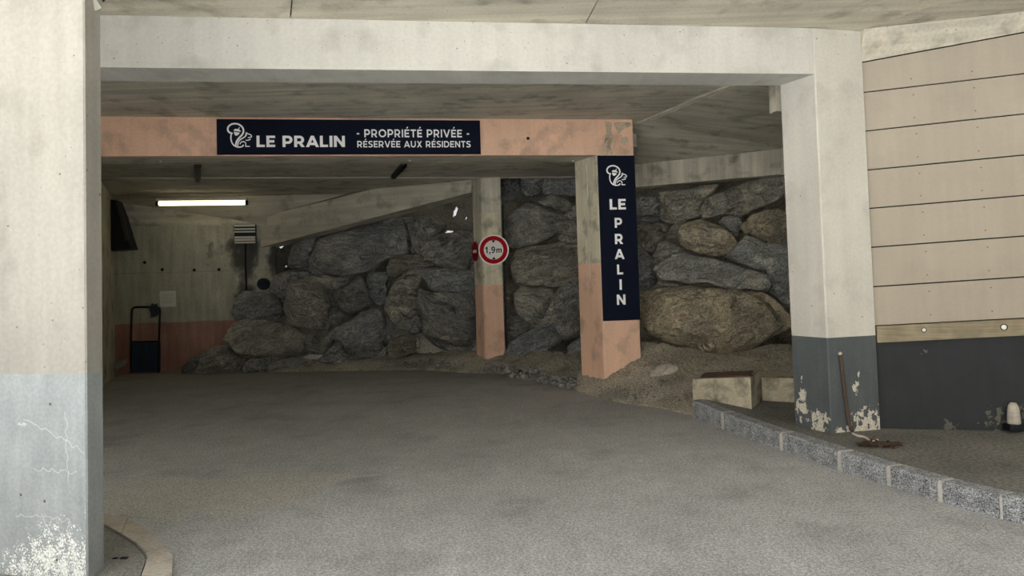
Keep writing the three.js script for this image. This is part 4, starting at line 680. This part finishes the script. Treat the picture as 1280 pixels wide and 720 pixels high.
  tag(mesh('sloping_soffit', mergeGeometries([slab([V(3.283, 3.8, -6.8), V(3.63, 3.8, -6.187), h1, h0], V(0, 0.2, -0.02)), slab([V(3.63, 3.8, -6.187), V(4.22, 3.8, -6.075), V(7.4, 3.8, -6.05), h1], V(0, 0.2, -0.02))]), M.dirtySoffit), 'sloping concrete soffit between the ceiling and the beige boards', 'soffit', null, 'structure');
  // cream post stub in a dark rubber foot
  const q = onPl(1268, 536.5, 0.06), st = group('bollard_stub', q, 'small cream stub in a black foot at the base of the right wall', 'stub');
  const body = new THREE.LatheGeometry([[0.001, 0.2], [0.024, 0.198], [0.036, 0.18], [0.046, 0.14], [0.052, 0.06], [0.052, 0.0], [0.001, 0]].map(([x, y]) => new THREE.Vector2(x, y)), 20); const bo = mesh('body', boxUV(body), M.kerbLight, st); bo.position.y = 0.03;
  const ft = mesh('foot', new RoundedBoxGeometry(0.14, 0.06, 0.12, 3, 0.015), M.darkMetal, st); ft.position.y = 0.02;
}
// solid block of building behind the right wall
tag(mesh('building_side', slab([V(3.45, -0.2, -7.35), V(6.7, -0.2, -6.6), V(6.7, 4.2, -6.6), V(3.45, 4.2, -7.35)], V(0.6, 0, -0.9)), M.dirt), 'masonry behind the boarded right wall', 'building', null, 'structure');

// ---------------------------------------------------------------- small things
{ // rusty pipe down the column and litter at its foot
  const n = V(-(R1[1] - A[1]), 0, R1[0] - A[0]).normalize(); if (n.z < 0) n.negate();
  const onF = (u, v, off) => { const r = rayOf(u, v), p0 = V(A[0], 0, A[1]).addScaledVector(n, off), t = p0.clone().sub(camera.position).dot(n) / r.dot(n); return camera.position.clone().addScaledVector(r, t); };
  const g = group('rusty_pipe', onF(1060, 535, 0.03), 'thin rusty pipe running down the dark base of the right column', 'pipe');
  part('pipe', tube([[1050.5, 443], [1053, 465], [1056, 490], [1058.5, 510], [1061, 528], [1066, 539]].map(([u, v]) => onF(u, v, 0.02)), 0.0165, 40), M.rustDark, g);
  part('cap', (() => { const s = new THREE.SphereGeometry(0.018, 14, 10); const p = onF(1050, 442, 0.02); s.translate(p.x, p.y, p.z); return s; })(), M.kerbLight, g, 'pale plaster blob at the top');
  const c = [[1066, 542, 0.02], [1073, 545, 0.06], [1080, 546, 0.08], [1086, 549, 0.1], [1092, 552, 0.1], [1097, 550, 0.08]].map(([u, v]) => onY(u, v, 0.165));
  tag(mesh('twisted_cord', tube(c, 0.011, 40), std({ color: 0xcfc6b6, roughness: 0.9 })), 'pale twisted cord on the pavement at the foot of the right column', 'cord');
  const leaf = new THREE.Shape(); leaf.moveTo(0, -0.04); leaf.quadraticCurveTo(0.026, 0, 0, 0.045); leaf.quadraticCurveTo(-0.024, 0, 0, -0.04);
  const lg = new THREE.ExtrudeGeometry(leaf, { depth: 0.002, bevelEnabled: false }), list = [], r = mulberry(8);
  for (let i = 0; i < 46; i++) { const t = r(), p = onY(lerp(1074, 1126, t), lerp(551, 560, r() * 0.7 + 0.15 * t), 0.16 + 0.02 * r()), q = lg.clone(); q.applyMatrix4(new THREE.Matrix4().compose(p, new THREE.Quaternion().setFromEuler(new THREE.Euler(-1.57 + (r() - 0.5) * 0.9, (r() - 0.5) * 0.9, r() * 6)), V(0.8 + r() * 0.6, 0.8 + r() * 0.7, 1))); list.push(q); }
  tag(mesh('dead_leaves', boxUV(mergeGeometries(list)), std({ color: 0x4c3a2e, roughness: 0.95, side: THREE.DoubleSide })), 'dark dead leaves lying at the foot of the right column', 'leaves', null, 'stuff');
}
{ // fixture near the top of the left column
  const g = group('wall_light', at(119, 6, 4.33), 'small pale fixture high on the inner face of the left column', 'light');
  const q = at(119, 4, 4.33), b = mesh('housing', new RoundedBoxGeometry(0.045, 0.075, 0.05, 3, 0.008), std({ color: 0xa8a59b, roughness: 0.7 }), g); b.rotation.set(0.3, 0.4, 0.42); b.position.set(0.0, 0.004, 0);
  const r = mesh('bracket', new THREE.CylinderGeometry(0.012, 0.012, 0.1, 10), M.greyMetal, g); r.position.set(-0.012, 0.075, 0);
  const cb = mesh('cable', tube([V(0.03, 0.16, 0), V(0.06, 0.1, 0.0), V(0.055, 0.06, -0.02), V(0.03, 0.03, -0.03)], 0.006, 20), M.darkMetal, g);
}
{ // fluorescent lamp
  RectAreaLightUniformsLib.init();
  const a = at(196, 254, 14.9), b = at(309, 252.2, 15.2), mid = a.clone().add(b).multiplyScalar(0.5), len = a.distanceTo(b), dir = b.clone().sub(a).normalize(), ry = Math.atan2(-dir.z, dir.x);
  const l = group('fluorescent_lamp', mid, 'long lit fluorescent lamp under the dark ceiling at the back', 'lamp'); l.rotation.y = ry;
  const hs = mesh('housing', new RoundedBoxGeometry(len, 0.05, 0.14, 2, 0.01), M.whitePlastic, l); hs.position.y = 0.06;
  const tb = mesh('tube', new THREE.CapsuleGeometry(0.045, len - 0.12, 6, 16).rotateZ(Math.PI / 2), std({ color: 0xffffff, emissive: 0xfff2c4, emissiveIntensity: 2.2 }), l); tb.position.y = -0.015;
  for (const s of [-1, 1]) { const e = mesh('end_cap', new THREE.CylinderGeometry(0.05, 0.05, 0.05, 16).rotateZ(Math.PI / 2), M.darkMetal, l); e.position.set(s * (len / 2 - 0.01), -0.015, 0); }
  const ra = new THREE.RectAreaLight(0xfff0c8, 1.0, len - 0.1, 0.08); ra.position.copy(mid).add(V(0, -0.08, 0)); ra.lookAt(mid.clone().add(V(0, -3, 0))); ra.rotation.z = -ry; scene.add(ra); ra.name = 'lamp_light';
}
{ // louvred vent
  const c = onWall(307, 292.5, 0.09), ry = Math.atan2(-wallDir.z, wallDir.x), tl = onWall(294, 281), br = onWall(321, 305), w = Math.abs(br.x - tl.x), h = tl.y - br.y, v = group('louvre_vent', c, 'pale louvred vent box high on the stained back wall', 'vent'); v.rotation.y = ry;
  const bx = mesh('box', new THREE.BoxGeometry(w, h, 0.16), M.darkMetal, v);
  for (const [y, hh] of [[0.42, 0.1], [0.24, 0.07], [0.1, 0.06], [-0.18, 0.09], [-0.31, 0.09], [-0.44, 0.08]]) { const s = mesh('slat', new THREE.BoxGeometry(w * 0.98, h * hh, 0.03), M.whitePlastic, v); s.position.set(0, y * h, 0.09); s.rotation.x = 0.3; }
}
{ // notice, pipe stub, conduit
  const tl = onWall(199.5, 364), br = onWall(221, 383.5), w = Math.abs(br.x - tl.x), h = tl.y - br.y, c = onWall(210, 373.7, 0.03), ry = Math.atan2(-wallDir.z, wallDir.x);
  const tex = canvasTex(256, 256, (g) => { g.fillStyle = '#f4f2ec'; g.fillRect(0, 0, 256, 256); g.fillStyle = '#a4a29c'; for (const [y, a, b] of [[40, 30, 226], [70, 40, 216], [100, 24, 232], [128, 30, 220], [156, 44, 210], [186, 36, 200]]) for (let x = a; x < b; x += 14) g.fillRect(x, y, 9, 7); });
  const nt = group('notice_board', c, 'small pale notice with faint lines of print on the back wall above the cart', 'notice'); nt.rotation.y = ry;
  mesh('panel', new RoundedBoxGeometry(w, h, 0.03, 2, 0.005), M.whitePlastic, nt); const f = mesh('print', new THREE.PlaneGeometry(w * 0.96, h * 0.96), std({ map: tex, roughness: 0.7 }), nt); f.position.z = 0.0165;
  const pc = onWall(329.5, 355, 0.14), p = group('drain_pipe', pc, 'round dark open pipe end sticking out of the back wall beside the rocks', 'pipe'); p.rotation.y = ry;
  const ring = new THREE.LatheGeometry([[0.1, -0.2], [0.125, -0.2], [0.125, 0.1], [0.1, 0.1], [0.1, -0.2]].map(([x, y]) => new THREE.Vector2(x, y)), 28).rotateX(Math.PI / 2); mesh('pipe', ring, std({ color: 0x3b4048, roughness: 0.7, side: THREE.DoubleSide }), p); const cap = mesh('cap', new THREE.CircleGeometry(0.1, 28), std({ color: 0x1d2733, roughness: 0.8 }), p); cap.position.z = 0.03;  // dark disc stands in for the shade inside the open pipe
  const cd = mesh('conduit', tube([onWall(307, 305, 0.02), onWall(307, 330, 0.02), onWall(308, 366, 0.02)], 0.02, 12), M.darkMetal); tag(cd, 'thin dark conduit running down the back wall below the vent', 'conduit');
}
{ // hand cart leaning upright at the back wall
  const D = 15.2, P = (u, v, dz = 0) => at(u, v, D + dz), foot = P(181, 466), c = group('hand_cart', foot, 'dark upright hand cart with tubular loop handle against the back wall', 'cart');
  part('handle_frame', tube([P(163.5, 466), P(163.7, 430), P(164.5, 392), P(166, 385.5), P(171, 384), P(192, 383.7), P(198, 384.5), P(200, 388), P(199.5, 400), P(198.5, 432), P(198, 466)], 0.021, 90), M.darkMetal, c);
  part('crossbar', tube([P(163.6, 427.5), P(198.7, 427)], 0.019, 4), M.darkMetal, c);
  const navy = std({ color: 0x2a3d54, roughness: 0.7 });
  const a = P(162.5, 429), b = P(198.5, 428.6), e = P(198.3, 465.5), f = P(162.5, 466); for (let i = 0; i < 6; i++) { const t0 = i / 6 + 0.006, t1 = (i + 1) / 6 - 0.006; part('panel_slat', slab([a.clone().lerp(b, t0), f.clone().lerp(e, t0), f.clone().lerp(e, t1), a.clone().lerp(b, t1)], V(0, 0, i % 2 ? -0.05 : -0.04)), navy, c); }
  part('backing_panel', slab([a, f, e, b].map((p) => p.clone().add(V(0, 0, -0.05))), V(0, 0, -0.03)), navy, c);
  part('cloth', (() => { const s = new THREE.IcosahedronGeometry(0.075, 2), p = s.attributes.position; for (let i = 0; i < p.count; i++) { const v = V().fromBufferAttribute(p, i), k = 1 + 0.5 * N3(v.x * 14, v.y * 14, v.z * 14); p.setXYZ(i, v.x * k * 1.3, v.y * k * 1.2 - Math.max(0, -v.y) * 1.1, v.z * k * 0.6); } const q = P(193, 386); s.translate(q.x, q.y, q.z + 0.02); s.computeVertexNormals(); return s; })(), std({ color: 0x38414c, roughness: 0.95 }), c, 'grey rag knotted on the handle');
}
{ // sheet-metal duct hanging at the left
  const D = 14.9, P = (u, v, d = D) => at(u, v, d), g = group('hanging_duct', P(150, 275), 'dark sheet metal chute hanging from the ceiling at the far left', 'duct');
  part('hopper', slab([P(120, 246), P(143, 250), P(150, 268), P(160, 301), P(163.5, 311), P(120, 314)], V(-0.1, 0, -0.5)), std({ color: 0x1b1d22, roughness: 0.7 }), g);
  part('lit_flange', slab([P(144.5, 250, 14.85), P(150, 252, 14.85), P(160.5, 299, 14.85), P(157, 301, 14.85)], V(0, 0, -0.05)), std({ color: 0x4e4e4c, roughness: 0.6, metalness: 0.3 }), g, 'paler strip with the lit edge of the chute put into its colour');  // light catching the chute edge, painted as a paler strip
  part('strut', tube([P(131, 258, 14.8), P(138, 266, 14.8)], 0.02, 4), M.greyMetal, g); part('strut', tube([P(130, 277, 14.8), P(137, 273.5, 14.8)], 0.02, 4), M.greyMetal, g);
}

renderer.render(scene, camera);
